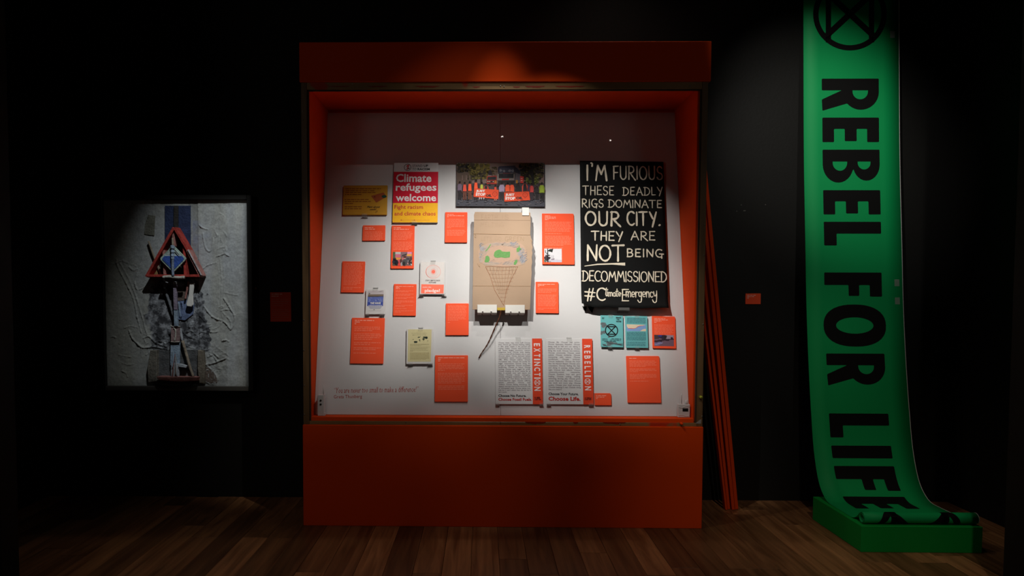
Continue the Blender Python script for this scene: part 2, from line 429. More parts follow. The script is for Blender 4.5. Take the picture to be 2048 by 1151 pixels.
cp('glazing_strip', (gx0, fy0 + .004, ZF0 - .050), (gx1, fy0 + .016, ZF0 - .043), gm, .0006)
cp('lip', (IXL, fy0 + .010, ZB + .022), (IXR, fy1 + .006, ZB + .046), ORANGE, .001)
cp('glass_pane', (gx0 + .002, fy0 + .018, ZB + .046), (gx1 - .002, fy0 + .019, ZF0 - .044), GLASS, 0)
# screws in the timber
FP = Vector((0, fy0, 0)); FN = Vector((0, -1, 0))
def screw(px, py, r=.004, m=None, h=.003, par=None):
    p = on_plane(px, py, FP, FN) - case.location
    bm = tube_bm([(p.x, p.y, p.z), (p.x, p.y - h * .7, p.z), (p.x, p.y - h, p.z)], [r, r, r * .7], 10)
    return bm_obj('screw', bm, m or METAL, case, True)
for px, py in ((606, 222), (606, 240), (608, 640), (608, 700), (609, 770), (609, 828), (705, 167), (1001, 172), (1008, 173), (1380, 172), (1411, 222), (1409, 449), (1408, 510), (1406, 648), (1404, 832), (812, 844), (1001, 844), (1240, 848)): screw(px, py)
o = screw(1400.5, 793, .0095, mat('lime_plastic', (.35, .38, .02), .4, .5, vary=(.1, 40)), .03); o.name = 'screw_cap'; o['label'] = 'lime green plastic screw cap'
o = screw(1400.5, 793, .004, INK, .0302); o.name = 'screw_hole'
o = screw(1361.5, 845.5, .008, ORANGE, .035); o.name = 'peg'; o['label'] = 'orange painted peg'
# white patch of filler at the lower right corner
p = on_plane(1398, 843, FP, FN) - case.location
bm_obj('filler_patch', prism_bm([(p.x - .022, p.z - .010), (p.x + .012, p.z - .012), (p.x + .014, p.z + .016), (p.x + .004, p.z + .012)], 0, .0012), mat('filler', (.3, .27, .25), .8, .2, vary=(.2, 60)), case).matrix_local = Matrix.Translation((0, p.y, 0)) @ Matrix.Rotation(PI / 2, 4, 'X')
# dried paint runs on the lower rail and upper rail
dm = mat('dried_red_paint', (.30, .022, .006), .45, .5, vary=(.3, 30))
def run(px0, px1, py, hh):
    a = on_plane(px0, py, FP, FN) - case.location; b = on_plane(px1, py, FP, FN) - case.location; n = 12; top = []; bot = []
    for i in range(n + 1):
        t = i / n; xx = a.x + (b.x - a.x) * t; e = math.sin(PI * t) ** .5
        top.append((xx, a.z + .0005)); bot.append((xx, a.z - hh * e * random.uniform(.5, 1)))
    o = bm_obj('paint_run', prism_bm(top + bot[::-1][1:-1], 0, .0012), dm, case); o.matrix_local = Matrix.Translation((0, a.y, 0)) @ Matrix.Rotation(PI / 2, 4, 'X')
for q in ((1050, 1092, 843, .014), (1146, 1156, 843.5, .012), (1205, 1252, 843.5, .016), (735, 776, 172, .010), (830, 880, 172, .012), (945, 960, 173, .010), (1026, 1040, 173, .010), (1050, 1090, 172, .012), (1110, 1170, 172, .012), (655, 700, 172, .008)): run(*q)

# sloping white back board in two sheets with a seam
seam = .1212
PM = Matrix((Vector((1, 0, 0)), EV, PN)).transposed().to_4x4(); PM.translation = PB
plen = (PT - PB).length
Mi = case.matrix_world.inverted()
Mi = Matrix.Translation(-case.location)
for a, b in ((IXL + .002, seam - .0008), (seam + .0008, IXR - .002)):
    o = box('back_board', (a, 0, -.012), (b, plen, 0), WHITEB, case, .0006); o.matrix_local = Mi @ PM
    if a < 0: boardL = o
def PF(quad, off=.0): return Frame(quad, PB, PN, off)
qf = Frame([(668, 770), (838, 770), (838, 796), (668, 796)], PB, PN, 0)
pr = Print(.0006)
pr.text('\u201cYou are never too small to make a difference!\u201d', *qf.bx(668.5, 773, 837, 784.5), (172, 56, 40), 0.0, .18)
pr.text('Greta Thunberg', *qf.bx(667.5, 788, 724, 797), (172, 56, 40), 0.0)
# the vinyl quote climbs slightly to the right
o = pr.build('quote_lettering', boardL); o['label'] = 'red lettering'
o.matrix_local = PM.inverted() @ (qf.M @ Matrix.Rotation(math.radians(0.9), 4, 'Z'))

# ------------------------------------------------------------------ things on the board
def board_item(name, quad, t, m, gap=.002, bev=.0008, chamfer=0, corner=.002):
    """mesh thing: a thin sheet of thickness t whose front face covers the quad"""
    f = PF(quad, t + gap); w, h = f.w / 2, f.h / 2; c = corner
    pts = [(-w + c, -h), (w - c, -h), (w, -h + c), (w, h - c - chamfer), (w - c - chamfer, h), (-w + c, h), (-w, h - c), (-w, -h + c)]
    o = bm_obj(name, prism_bm(pts, gap, gap + t, bev=bev), m); o.matrix_world = f.M
    return o, f, t + gap
PINK = (252, 122, 94)
def head(pr, x0, top, w, n, pitch, h, wid):
    for i in range(n): pr.dashes(x0, x0 + w * wid[i], top - i * pitch - h, h, (255, 158, 138))
    return top - n * pitch
def info_label(quad, label, heads, paras, pitch_px=4.3, photo=None, chamfer=0):
    o, f, z = board_item('information_label', quad, .008, LABEL, .002, chamfer=chamfer)
    tag(o, label, 'label', 'orange information labels')
    pr = Print(z + .0005); w, h = f.w, f.h; mx = w * .09
    s = w / (quad[1][0] - quad[0][0]); pitch = pitch_px * s; hh = pitch * .46
    x0, x1 = -w / 2 + mx, w / 2 - mx * .8
    y = h / 2 - 4.2 * s
    y = head(pr, x0, y, w - 2 * mx, len(heads), pitch, hh * 1.12, heads) - (pitch * .9 if heads else 0)
    for n, last in paras: y = pr.para(x0, x1, y, n, pitch, hh, PINK, last) - pitch * .95
    p = pr.build('paragraph_text', o); p['kind'] = 'stuff'; p['label'] = 'pale pink lettering'
    if photo:
        q = Print(z + .0006); photo(q, f); q = q.build('printed_photo', o); q['label'] = 'small printed photograph'
    return o

def ph_placards(p, f):
    """march with pink and yellow placards"""
    x0, y0, x1, y1 = f.bx(785.5, 503.5, 824.5, 531); W_, H_ = x1 - x0, y1 - y0
    R = lambda a, b, c, d, col: p.rect(x0 + a * W_, y1 - d * H_, x0 + c * W_, y1 - b * H_, col)
    E = lambda a, b, r, s, col, j=.3: p.ell(x0 + a * W_, y1 - b * H_, r * W_, s * H_, col, 12, j)
    R(0, 0, 1, 1, (120, 96, 96)); p.layer()
    R(0, 0, .13, .55, (88, 98, 66)); R(.1, 0, .4, .2, (190, 190, 186)); R(.4, 0, .72, .3, (135, 105, 110)); p.layer()
    R(.13, .16, .4, .42, (205, 108, 130)); R(.16, .40, .41, .57, (226, 152, 62)); R(.74, 0, .97, .16, (222, 140, 168)); R(.72, .15, .97, .30, (232, 164, 80)); p.layer()
    p.poly([(x0 + a * W_, y1 - b * H_) for a, b in ((.46, .24), (.72, .12), (.72, .2), (.48, .31))], (52, 44, 50))
    E(.10, .55, .1, .12, (50, 42, 48)); E(.1, .72, .12, .2, (42, 46, 62)); E(.2, .8, .1, .2, (34, 26, 34)); E(.08, .9, .1, .1, (84, 84, 70))
    E(.32, .68, .07, .16, (206, 84, 92)); E(.34, .9, .08, .12, (214, 66, 62)); E(.42, .66, .06, .15, (84, 52, 50)); E(.46, .88, .05, .15, (164, 160, 162))
    E(.62, .75, .14, .27, (78, 74, 76)); E(.58, .85, .07, .15, (56, 54, 54)); E(.62, .36, .08, .09, (92, 46, 42)); E(.52, .5, .06, .1, (196, 110, 108)); E(.62, .48, .04, .06, (212, 168, 174))
    E(.76, .5, .1, .1, (82, 82, 92)); E(.78, .62, .07, .2, (112, 104, 110)); E(.93, .5, .07, .12, (92, 56, 54)); E(.9, .75, .09, .2, (40, 30, 38)); E(.79, .8, .05, .08, (200, 150, 150)); E(.95, .66, .04, .08, (198, 148, 130))
    p.poly([(x0 + a * W_, y1 - b * H_) for a, b in ((.86, .8), (.99, .9), (.99, .99), (.95, .96))], (200, 205, 200))
def ph_ship(p, f):
    x0, y0, x1, y1 = f.bx(1088.5, 497, 1123.5, 524); W_, H_ = x1 - x0, y1 - y0
    E = lambda a, b, r, s, col, j=.3: p.ell(x0 + a * W_, y1 - b * H_, r * W_, s * H_, col, 12, j)
    P = lambda pts, col: p.poly([(x0 + a * W_, y1 - b * H_) for a, b in pts], col)
    p.rect(x0, y0, x1, y1, (208, 206, 212)); p.layer()
    p.rect(x0, y0, x1, y0 + .18 * H_, (186, 182, 196)); p.layer()
    P(((.22, .12), (.32, .04), (.52, 0), (.46, .28), (.34, .22), (.23, .2)), (28, 32, 28))
    P(((.17, 0), (.22, 0), (.24, 1), (.16, 1)), (38, 32, 36)); P(((.04, .1), (.08, .1), (.1, .3), (.2, .35), (.2, .42), (.06, .32)), (48, 54, 56))
    E(.14, .72, .15, .2, (58, 46, 54)); E(.3, .7, .06, .1, (66, 54, 60)); E(.25, .5, .1, .05, (60, 50, 56)); E(.06, .9, .08, .12, (96, 104, 92)); E(.3, .97, .1, .06, (150, 140, 142)); E(.1, .5, .05, .06, (100, 76, 84))
    P(((.36, .8), (.58, .72), (.58, .8), (.38, .83)), (106, 92, 104))
    for a in (.41, .44, .5, .53): P(((a, .48), (a + .012, .48), (a + .014, .76), (a - .002, .76)), (150, 140, 150))
    p.rect(x0 + .6 * W_, y1 - .79 * H_, x0 + .78 * W_, y1 - .775 * H_, (170, 160, 168))
def ph_river(p, f):
    x0, y0, x1, y1 = f.bx(1308.5, 669.5, 1347.5, 691.5); W_, H_ = x1 - x0, y1 - y0
    E = lambda a, b, r, s, col, j=.3: p.ell(x0 + a * W_, y1 - b * H_, r * W_, s * H_, col, 12, j)
    P = lambda pts, col: p.poly([(x0 + a * W_, y1 - b * H_) for a, b in pts], col)
    p.rect(x0, y0, x1, y1, (112, 88, 106)); p.layer()
    P(((.6, 0), (1, 0), (1, .38), (.6, .38)), (156, 140, 156)); P(((0, 0), (.3, 0), (.25, .35), (0, .4)), (72, 56, 62)); p.layer()
    P(((0, .7), (.3, .6), (.45, .72), (.2, .98), (0, .98)), (118, 108, 150)); p.layer()
    P(((.18, .03), (.5, 0), (.66, .06), (.62, .3), (.42, .35), (.25, .25)), (46, 38, 62)); p.layer()
    P(((.2, .03), (.42, .02), (.36, .16), (.2, .14)), (46, 56, 138)); P(((.5, .06), (.66, .08), (.62, .28), (.5, .34)), (44, 38, 38)); p.layer()
    for i in range(16): E(.03 + i * .047, .42 + .02 * math.sin(i) + (.16 - i * .008 if i < 8 else 0), .022, .11, (30 + i % 3 * 8, 22, 36), .4)
    E(.9, .28, .06, .1, (44, 30, 48)); P(((.72, .36), (1, .32), (1, .42), (.76, .42)), (60, 44, 62))
    for i in range(10): E(.05 + i * .04, .92 - i * .025 + random.uniform(-.06, .06), .012, .03, (176, 178, 214), .5)

Q = lambda *v: [(v[i], v[i + 1]) for i in range(0, 8, 2)]
info_label(Q(726, 450.2, 770.9, 450.2, 769.8, 480.7, 724.3, 481), 'small landscape orange label below the yellow printed card', [.48, .6], [(6, .85)], 3.1)
info_label(Q(784.9, 450.6, 830.3, 450.6, 826.4, 536.6, 780, 536.6), 'tall orange label with a photo of pink and yellow placards', [.42, .8], [(6, .7), (6, .8), (1, .5)], 3.0, ph_placards)
info_label(Q(684.4, 522, 730.2, 522.6, 727.9, 584.6, 682, 584.2), 'portrait orange label furthest left on the board, one unbroken block of text', [], [(15, .7), (2, .5)], 3.05)
info_label(Q(788, 567.4, 833, 567.8, 831.5, 631, 785.7, 630.7), 'portrait orange label with many short paragraphs, right of the blue flyer', [.95, .2, .22], [(2, .7), (2, .8), (2, .6), (3, .3), (2, .5), (1, .6), (2, .3)], 2.3)
info_label(Q(704, 635, 769.4, 635.5, 766.6, 727, 699.9, 726.2), 'large orange label directly below the blue flyer', [.72, .22, .07], [(3, .65), (4, .65), (2, .6), (2, .8), (1, .8)], 3.5)
info_label(Q(892, 606.3, 938, 606.3, 936.7, 669.8, 890.8, 669.8), 'portrait orange label left of the foot of the cardboard placard', [], [(13, .55), (1, .12)], 2.45)
info_label(Q(871, 710, 936.3, 710, 935.4, 802.6, 868.5, 802.6), 'large orange label near the bottom, right of the cream flyer', [.98, .1, .08], [(5, .25), (7, .85), (3, .95)], 3.15)
info_label(Q(891, 424, 935.4, 424, 933.5, 484.6, 888.9, 484.3), 'portrait orange label left of the head of the cardboard placard', [.35, .93, .08], [(8, .22), (5, .85)], 2.55)
info_label(Q(1083.8, 426.5, 1147.6, 427, 1149.1, 528.6, 1084.8, 528.2), 'tall orange label with a small grey photo of a sailing ship', [.2, .44, .42, .14], [(8, .95), (1, .62), (8, .7), (1, .66)], 2.68, ph_ship, .004)
info_label(Q(1071.2, 563, 1116.3, 563.5, 1118, 626, 1071.9, 625.6), 'portrait orange label right of the foot of the cardboard placard', [.92, .34, .08], [(4, .7), (10, .9), (2, .3)], 2.45, None, .003)
info_label(Q(1303.3, 631.4, 1349.7, 632.6, 1353, 696.4, 1306.1, 696), 'orange label with a photo of a riverside crowd, right of the teal flyers', [.6, .72, .38, .12], [(8, .85)], 2.6, ph_river, .004)
info_label(Q(1252.2, 711.3, 1319.1, 711.3, 1322.4, 805, 1255.5, 804.6), 'large orange label below the teal flyers', [.3], [(5, .6), (3, .3), (4, .55), (1, .65)], 2.75, None, .004)
info_label(Q(1189, 785.5, 1222.4, 785.8, 1223, 809.7, 1189, 809.7), 'smallest orange label on the board, right of the second orange-striped sheet', [.75, .6, .12], [], 2.9, None, .006)

# yellow card
o, f, z = board_item('printed_card', Q(687.4, 370.6, 775.3, 370.2, 773.4, 429.2, 684.8, 429.2), .012, mat('mustard_card', (.52, .25, .012), .6, .3, vary=(.05, 5)))
tag(o, 'landscape mustard yellow printed card, topmost at the left', 'card')
pr = Print(z + .0004); dk = (128, 62, 20)
for y, xe, xs in ((376.5, 762, 690.5), (380.5, 750, 691.5), (384, 751, 691), (388, 723, 690)): b = f.bx(xs, y, xe, y + 1.5); pr.dashes(b[0], b[2], b[1], b[3] - b[1], dk)
for y, xe in ((398, 738.5), (402, 741.5), (406, 706), (412.5, 724), (416.5, 723)): b = f.bx(689.2, y, xe, y + 1.5); pr.dashes(b[0], b[2], b[1], b[3] - b[1], dk)
P = lambda pts: [f.L(*p) for p in pts]
pr.poly(P([(742, 391.5), (767, 384.5), (773.6, 393), (752.5, 405)]), (156, 74, 34)); pr.layer()
pr.ell(*f.L(749.5, 393.3), .006, .004, (100, 36, 24))
pr.ell(*f.L(768.3, 392.6), .017, .010, (20, 64, 50), 16, .15)
pr.text('Plant about', *f.bx(734, 411.5, 760, 415.5), (44, 22, 16), .02, .3); pr.text('seeds!', *f.bx(739.5, 416.5, 753, 420), (44, 22, 16), .02, .3)
pr.stroke(P([(751.5, 426), (752, 422)]), .002, (44, 22, 16)); pr.stroke(P([(752, 422), (755, 421.5)]), .002, (44, 22, 16)); pr.stroke(P([(753.5, 424.5), (755, 421.5)]), .002, (44, 22, 16))
pr.build('printed_design', o)

# climate refugees placard
o, f, z = board_item('printed_placard', Q(789, 325.2, 878.2, 325.2, 873.7, 444.5, 783.8, 444.5), .014, PAPER)
tag(o, 'crimson, white and yellow placard reading Climate refugees welcome', 'placard')
pr = Print(z + .0004); w, h = f.w / 2, f.h / 2
y1 = f.L(831, 343.3)[1]; y2 = f.L(829, 405.7)[1]
pr.rect(-w, y2, w, y1, (208, 0, 44)); pr.rect(-w, -h, w, y2, (242, 178, 22)); pr.layer()
WH = (232, 226, 228)
pr.text('Climate', *f.bx(792, 347.5, 863, 363.8), WH, .022); pr.text('refugees', *f.bx(791.5, 366.5, 873, 386), WH, .022); pr.text('welcome', *f.bx(791.5, 387.5, 872.3, 402.3), WH, .022)
RD = (186, 16, 44)
pr.text('Fight racism', *f.bx(788.8, 409.8, 846, 420), RD, .012); pr.text('and climate chaos', *f.bx(788.8, 422.8, 871.3, 430.8), RD, .012)
pr.text('STAND', *f.bx(825, 329, 845, 333.7), (30, 26, 26), 0); pr.text('UP', *f.bx(847.5, 329, 856.5, 333.7), (20, 16, 16), .03)
pr.text('TO', *f.bx(825, 335.8, 832.8, 340.5), (30, 26, 26), 0); pr.text('RACISM', *f.bx(835.2, 335.8, 859.5, 340.5), (20, 16, 16), .03)
cx, cy = f.L(815.2, 334.4); r = f.bx(808, 330, 822.5, 340); r = (r[2] - r[0]) / 2
pr.ring(cx, cy, r, r * .13, (30, 24, 24)); pr.stroke([(cx - r * .2, cy - r * .75), (cx + r * .1, cy), (cx + r * .35, cy + r * .75)], r * .28, (190, 30, 36)); pr.stroke([(cx - .35 * r, cy + .1 * r), (cx + .1 * r, cy + .5 * r)], r * .18, (190, 30, 36)); pr.ell(cx + .35 * r, cy - .35 * r, r * .2, r * .2, (40, 30, 30)); pr.ell(cx - .1 * r, cy + .55 * r, r * .17, r * .17, (190, 30, 36))
a = f.L(801, 439.8); b = f.L(859, 440); pr.stroke([a, b], .0016, (196, 60, 40))
for px in (802.5, 829): pr.ell(*f.L(px, 439.8), .004, .003, (180, 40, 36))
pr.build('printed_design', o)

# protest photograph
o, f, z = board_item('photograph', Q(912.9, 324.6, 1088.2, 325.1, 1090.3, 413.2, 912.2, 412.3), .012, mat('photo_paper_dark', (.02, .02, .025), .5, .4, vary=(.1, 10)), corner=.0005)
tag(o, 'landscape colour photograph of a street protest with buses, trees and orange banners', 'photograph')
pr = Print(z + .0003)
B = lambda x, y: f.L(905 + x / 10.78, 320 + y / 10.78)
def bp(pts, col): pr.poly([B(*p) for p in pts], col)
def be(x, y, rx, ry, col, n=12, j=.25): c = B(x, y); k = .0031 / 10.78 * 1.03; pr.ell(c[0], c[1], rx * k, ry * k, col, n, j)
bp([(92, 55), (1968, 57), (1990, 1000), (84, 992)], (66, 58, 60)); pr.layer()
bp([(92, 56), (1968, 57), (1972, 500), (88, 500)], (122, 100, 94)); bp([(86, 850), (1986, 850), (1990, 1000), (84, 990)], (62, 62, 72)); pr.layer()
bp([(94, 220), (420, 260), (420, 520), (90, 520)], (84, 66, 56)); pr.layer()
rnd = random.Random(3)
def foliage(n, x0, x1, y0, y1, cols, r=(18, 52)):
    for i in range(n):
        if i % 60 == 0: pr.layer()
        a = rnd.uniform(r[0], r[1]); x_ = min(max(rnd.uniform(x0, x1), 92 + a), 1964 - a); y_ = max(rnd.uniform(y0, y1), 60 + a)
        be(x_, y_, a, a * .8, rnd.choice(cols), 7, .6)
foliage(150, 95, 420, 60, 250, [(44, 34, 22), (60, 48, 26), (80, 66, 28), (34, 26, 20)])
foliage(200, 370, 800, 80, 400, [(94, 84, 26), (74, 64, 24), (112, 98, 34), (52, 42, 22)])
foliage(50, 830, 960, 150, 330, [(104, 88, 62), (88, 74, 50), (128, 112, 92)], (10, 26))
foliage(230, 1460, 1960, 60, 420, [(52, 44, 24), (70, 64, 28), (34, 26, 20), (88, 82, 34), (26, 20, 18)])
foliage(50, 1600, 1850, 380, 520, [(94, 104, 40), (64, 60, 30), (120, 126, 60)], (14, 34))
pr.layer()
for x_ in (205, 290, 365): bp([(x_, 330), (x_ + 14, 330), (x_ + 14, 440), (x_, 440)], (128, 104, 98))
bp([(1680, 130), (1740, 140), (1760, 500), (1800, 640), (1710, 640), (1700, 380), (1660, 300)], (22, 16, 16)); bp([(600, 380), (640, 380), (645, 560), (600, 560)], (40, 30, 22)); bp([(1640, 330), (1700, 420), (1690, 440), (1600, 340)], (24, 18, 16))
bp([(760, 320), (780, 250), (815, 205), (850, 265), (860, 330)], (30, 22, 34)); bp([(760, 300), (850, 300), (845, 350), (765, 350)], (130, 112, 110)); pr.layer()
# single deck bus
bp([(745, 352), (950, 340), (955, 520), (735, 520)], (178, 44, 36)); pr.layer(); bp([(760, 365), (940, 358), (940, 430), (750, 432)], (34, 28, 34)); bp([(745, 450), (900, 445), (900, 490), (745, 492)], (60, 24, 24)); bp([(905, 445), (948, 445), (948, 500), (905, 500)], (190, 110, 40)); pr.layer()
for x_ in (765, 800, 880): be(x_, 466, 14, 12, (220, 190, 170), 8, .1)
# double deck bus
bp([(1340, 130), (1460, 230), (1480, 480), (1330, 520)], (96, 88, 96)); bp([(985, 160), (1010, 138), (1350, 122), (1340, 300), (978, 300)], (40, 38, 60)); bp([(970, 270), (1370, 260), (1350, 440), (955, 440)], (140, 128, 124)); pr.layer()
bp([(1345, 140), (1455, 235), (1460, 310), (1345, 270)], (38, 36, 54)); bp([(1010, 172), (1320, 165), (1325, 280), (998, 284)], (58, 60, 78)); bp([(1000, 300), (1320, 296), (1318, 392), (995, 396)], (18, 16, 24)); bp([(1080, 270), (1260, 262), (1250, 292), (1090, 296)], (110, 26, 36)); bp([(1060, 408), (1225, 402), (1215, 432), (1070, 436)], (184, 34, 30)); bp([(985, 440), (1350, 440), (1345, 580), (985, 580)], (40, 30, 32)); pr.layer()
for x_, y_, w_ in ((1040, 225, 34), (1110, 240, 24), (1240, 230, 40), (1300, 235, 26)): be(x_, y_, w_, 34, (118, 120, 130), 7, .6)
bp([(1365, 430), (1410, 440), (1400, 510), (1370, 500)], (190, 130, 30)); bp([(1455, 345), (1535, 360), (1525, 500), (1460, 495)], (206, 52, 44)); bp([(1085, 300), (1190, 300), (1185, 360), (1095, 362)], (36, 30, 42)); pr.layer()
for y_ in (395, 440): bp([(1470, y_), (1510, y_), (1508, y_ + 12), (1470, y_ + 12)], (232, 180, 176))
# people
for i in range(60): be(rnd.uniform(110, 1960), rnd.uniform(520, 700), rnd.uniform(16, 34), rnd.uniform(20, 50), rnd.choice([(44, 34, 38), (60, 44, 44), (90, 60, 54), (34, 28, 32), (78, 70, 74)]), 8, .5)
for i in range(40): be(rnd.uniform(110, 1960), rnd.uniform(700, 840), rnd.uniform(14, 30), rnd.uniform(26, 50), rnd.choice([(30, 24, 28), (44, 34, 36), (24, 20, 24)]), 8, .5)
pr.layer()
def person(x_, top, hgt, body, vest=None, legs=(28, 22, 26), w=48):
    k = hgt / 380; w *= 1.22
    bp([(x_ - w * .42, top + 190 * k), (x_ + w * .42, top + 190 * k), (x_ + w * .38, top + hgt), (x_ + w * .08, top + hgt), (x_, top + 240 * k), (x_ - w * .08, top + hgt), (x_ - w * .4, top + hgt)], legs)
    bp([(x_ - w * .35, top + 58 * k), (x_ + w * .35, top + 58 * k), (x_ + w * .62, top + 110 * k), (x_ + w * .55, top + 210 * k), (x_ - w * .55, top + 210 * k), (x_ - w * .62, top + 110 * k)], body)
    pr.layer()
    if vest: bp([(x_ - w * .3, top + 60 * k), (x_ + w * .3, top + 60 * k), (x_ + w * .42, top + 200 * k), (x_ - w * .42, top + 200 * k)], vest)
    be(x_, top + 30 * k, 21 * k + 2, 28 * k, (70, 40, 34), 10, .1); be(x_, top + 22 * k, 23 * k, 22 * k, (30, 22, 22), 10, .2)
    pr.lay -= 1
OV = (255, 92, 50); OV2 = (226, 78, 56)
person(158, 455, 395, (110, 92, 112), None, (26, 18, 24), 66); person(265, 470, 390, (36, 22, 28), OV2, (96, 50, 36), 76); person(375, 455, 400, (44, 26, 28), OV, (104, 56, 34), 74); person(505, 415, 470, (40, 26, 32), OV, (30, 24, 32), 80)
person(630, 470, 390, (84, 86, 60), (196, 200, 70), (40, 34, 40), 62); person(722, 500, 380, (212, 70, 60), (30, 22, 26), (40, 30, 34), 74); person(925, 530, 350, (40, 26, 30), OV2, (160, 96, 86), 60); person(1062, 475, 390, (168, 150, 178), None, (36, 24, 32), 82)
person(1190, 480, 380, (236, 90, 56), OV, (60, 34, 30), 76); person(1280, 480, 380, (240, 84, 52), OV, (60, 30, 28), 70); person(1420, 490, 380, (30, 24, 26), None, (26, 20, 24), 70); person(1560, 455, 420, (228, 78, 60), (24, 18, 24), (30, 22, 28), 84)
person(1640, 480, 380, (52, 40, 66), None, (32, 24, 30), 60); person(1705, 500, 370, (176, 60, 62), (200, 62, 60), (46, 34, 44), 62); person(1820, 560, 290, (40, 34, 38), None, (30, 26, 30), 66); person(1925, 480, 420, (126, 142, 44), (150, 172, 48), (22, 18, 22), 84)
pr.layer(); pr.layer()
for i in range(70): be(rnd.uniform(100, 1950), rnd.uniform(850, 975), rnd.uniform(10, 46), rnd.uniform(3, 7), rnd.choice([(120, 112, 116), (40, 40, 52), (96, 92, 100)]), 6, .5)
for x_ in (570, 610, 660): bp([(x_, 805), (x_ + 30, 805), (x_ + 20, 850), (x_ + 5, 850)], (190, 180, 182))
bp([(470, 612), (996, 645), (985, 845), (455, 795)], (228, 74, 32)); bp([(1112, 702), (1650, 678), (1672, 868), (1118, 900)], (222, 70, 30)); pr.layer()
def bt(s, x0, y0, x1, y1, col, bold):
    a = B(x0, y1); b = B(x1, y0); pr.text(s, a[0], a[1], b[0], b[1], col, bold)
bt('JUST', 508, 645, 704, 706, (236, 222, 220), .06); bt('STOP', 500, 712, 712, 775, (236, 222, 220), .06); bt('OIL', 720, 742, 845, 798, (30, 20, 20), .06)
bt('JUST', 1138, 725, 1335, 790, (236, 222, 220), .06); bt('STOP', 1136, 797, 1350, 860, (236, 222, 220), .06); bt('OIL', 1370, 795, 1515, 850, (30, 20, 20), .06)
for x_, y_ in ((912, 735), (1565, 752)):
    c = B(x_, y_); pr.ring(c[0], c[1], .0165, .0022, (130, 28, 20), 24); c = B(x_, y_ + 48); pr.stroke([(c[0] - .004, c[1]), (c[0] - .004, c[1] - .008), (c[0] + .004, c[1] - .008), (c[0] + .004, c[1])], .0018, (130, 28, 20)); c = B(x_, y_); pr.stroke([(c[0] - .006, c[1] + .004), (c[0], c[1] - .006), (c[0] + .006, c[1] + .004)], .0015, (150, 36, 26))
pr.build('printed_image', o)

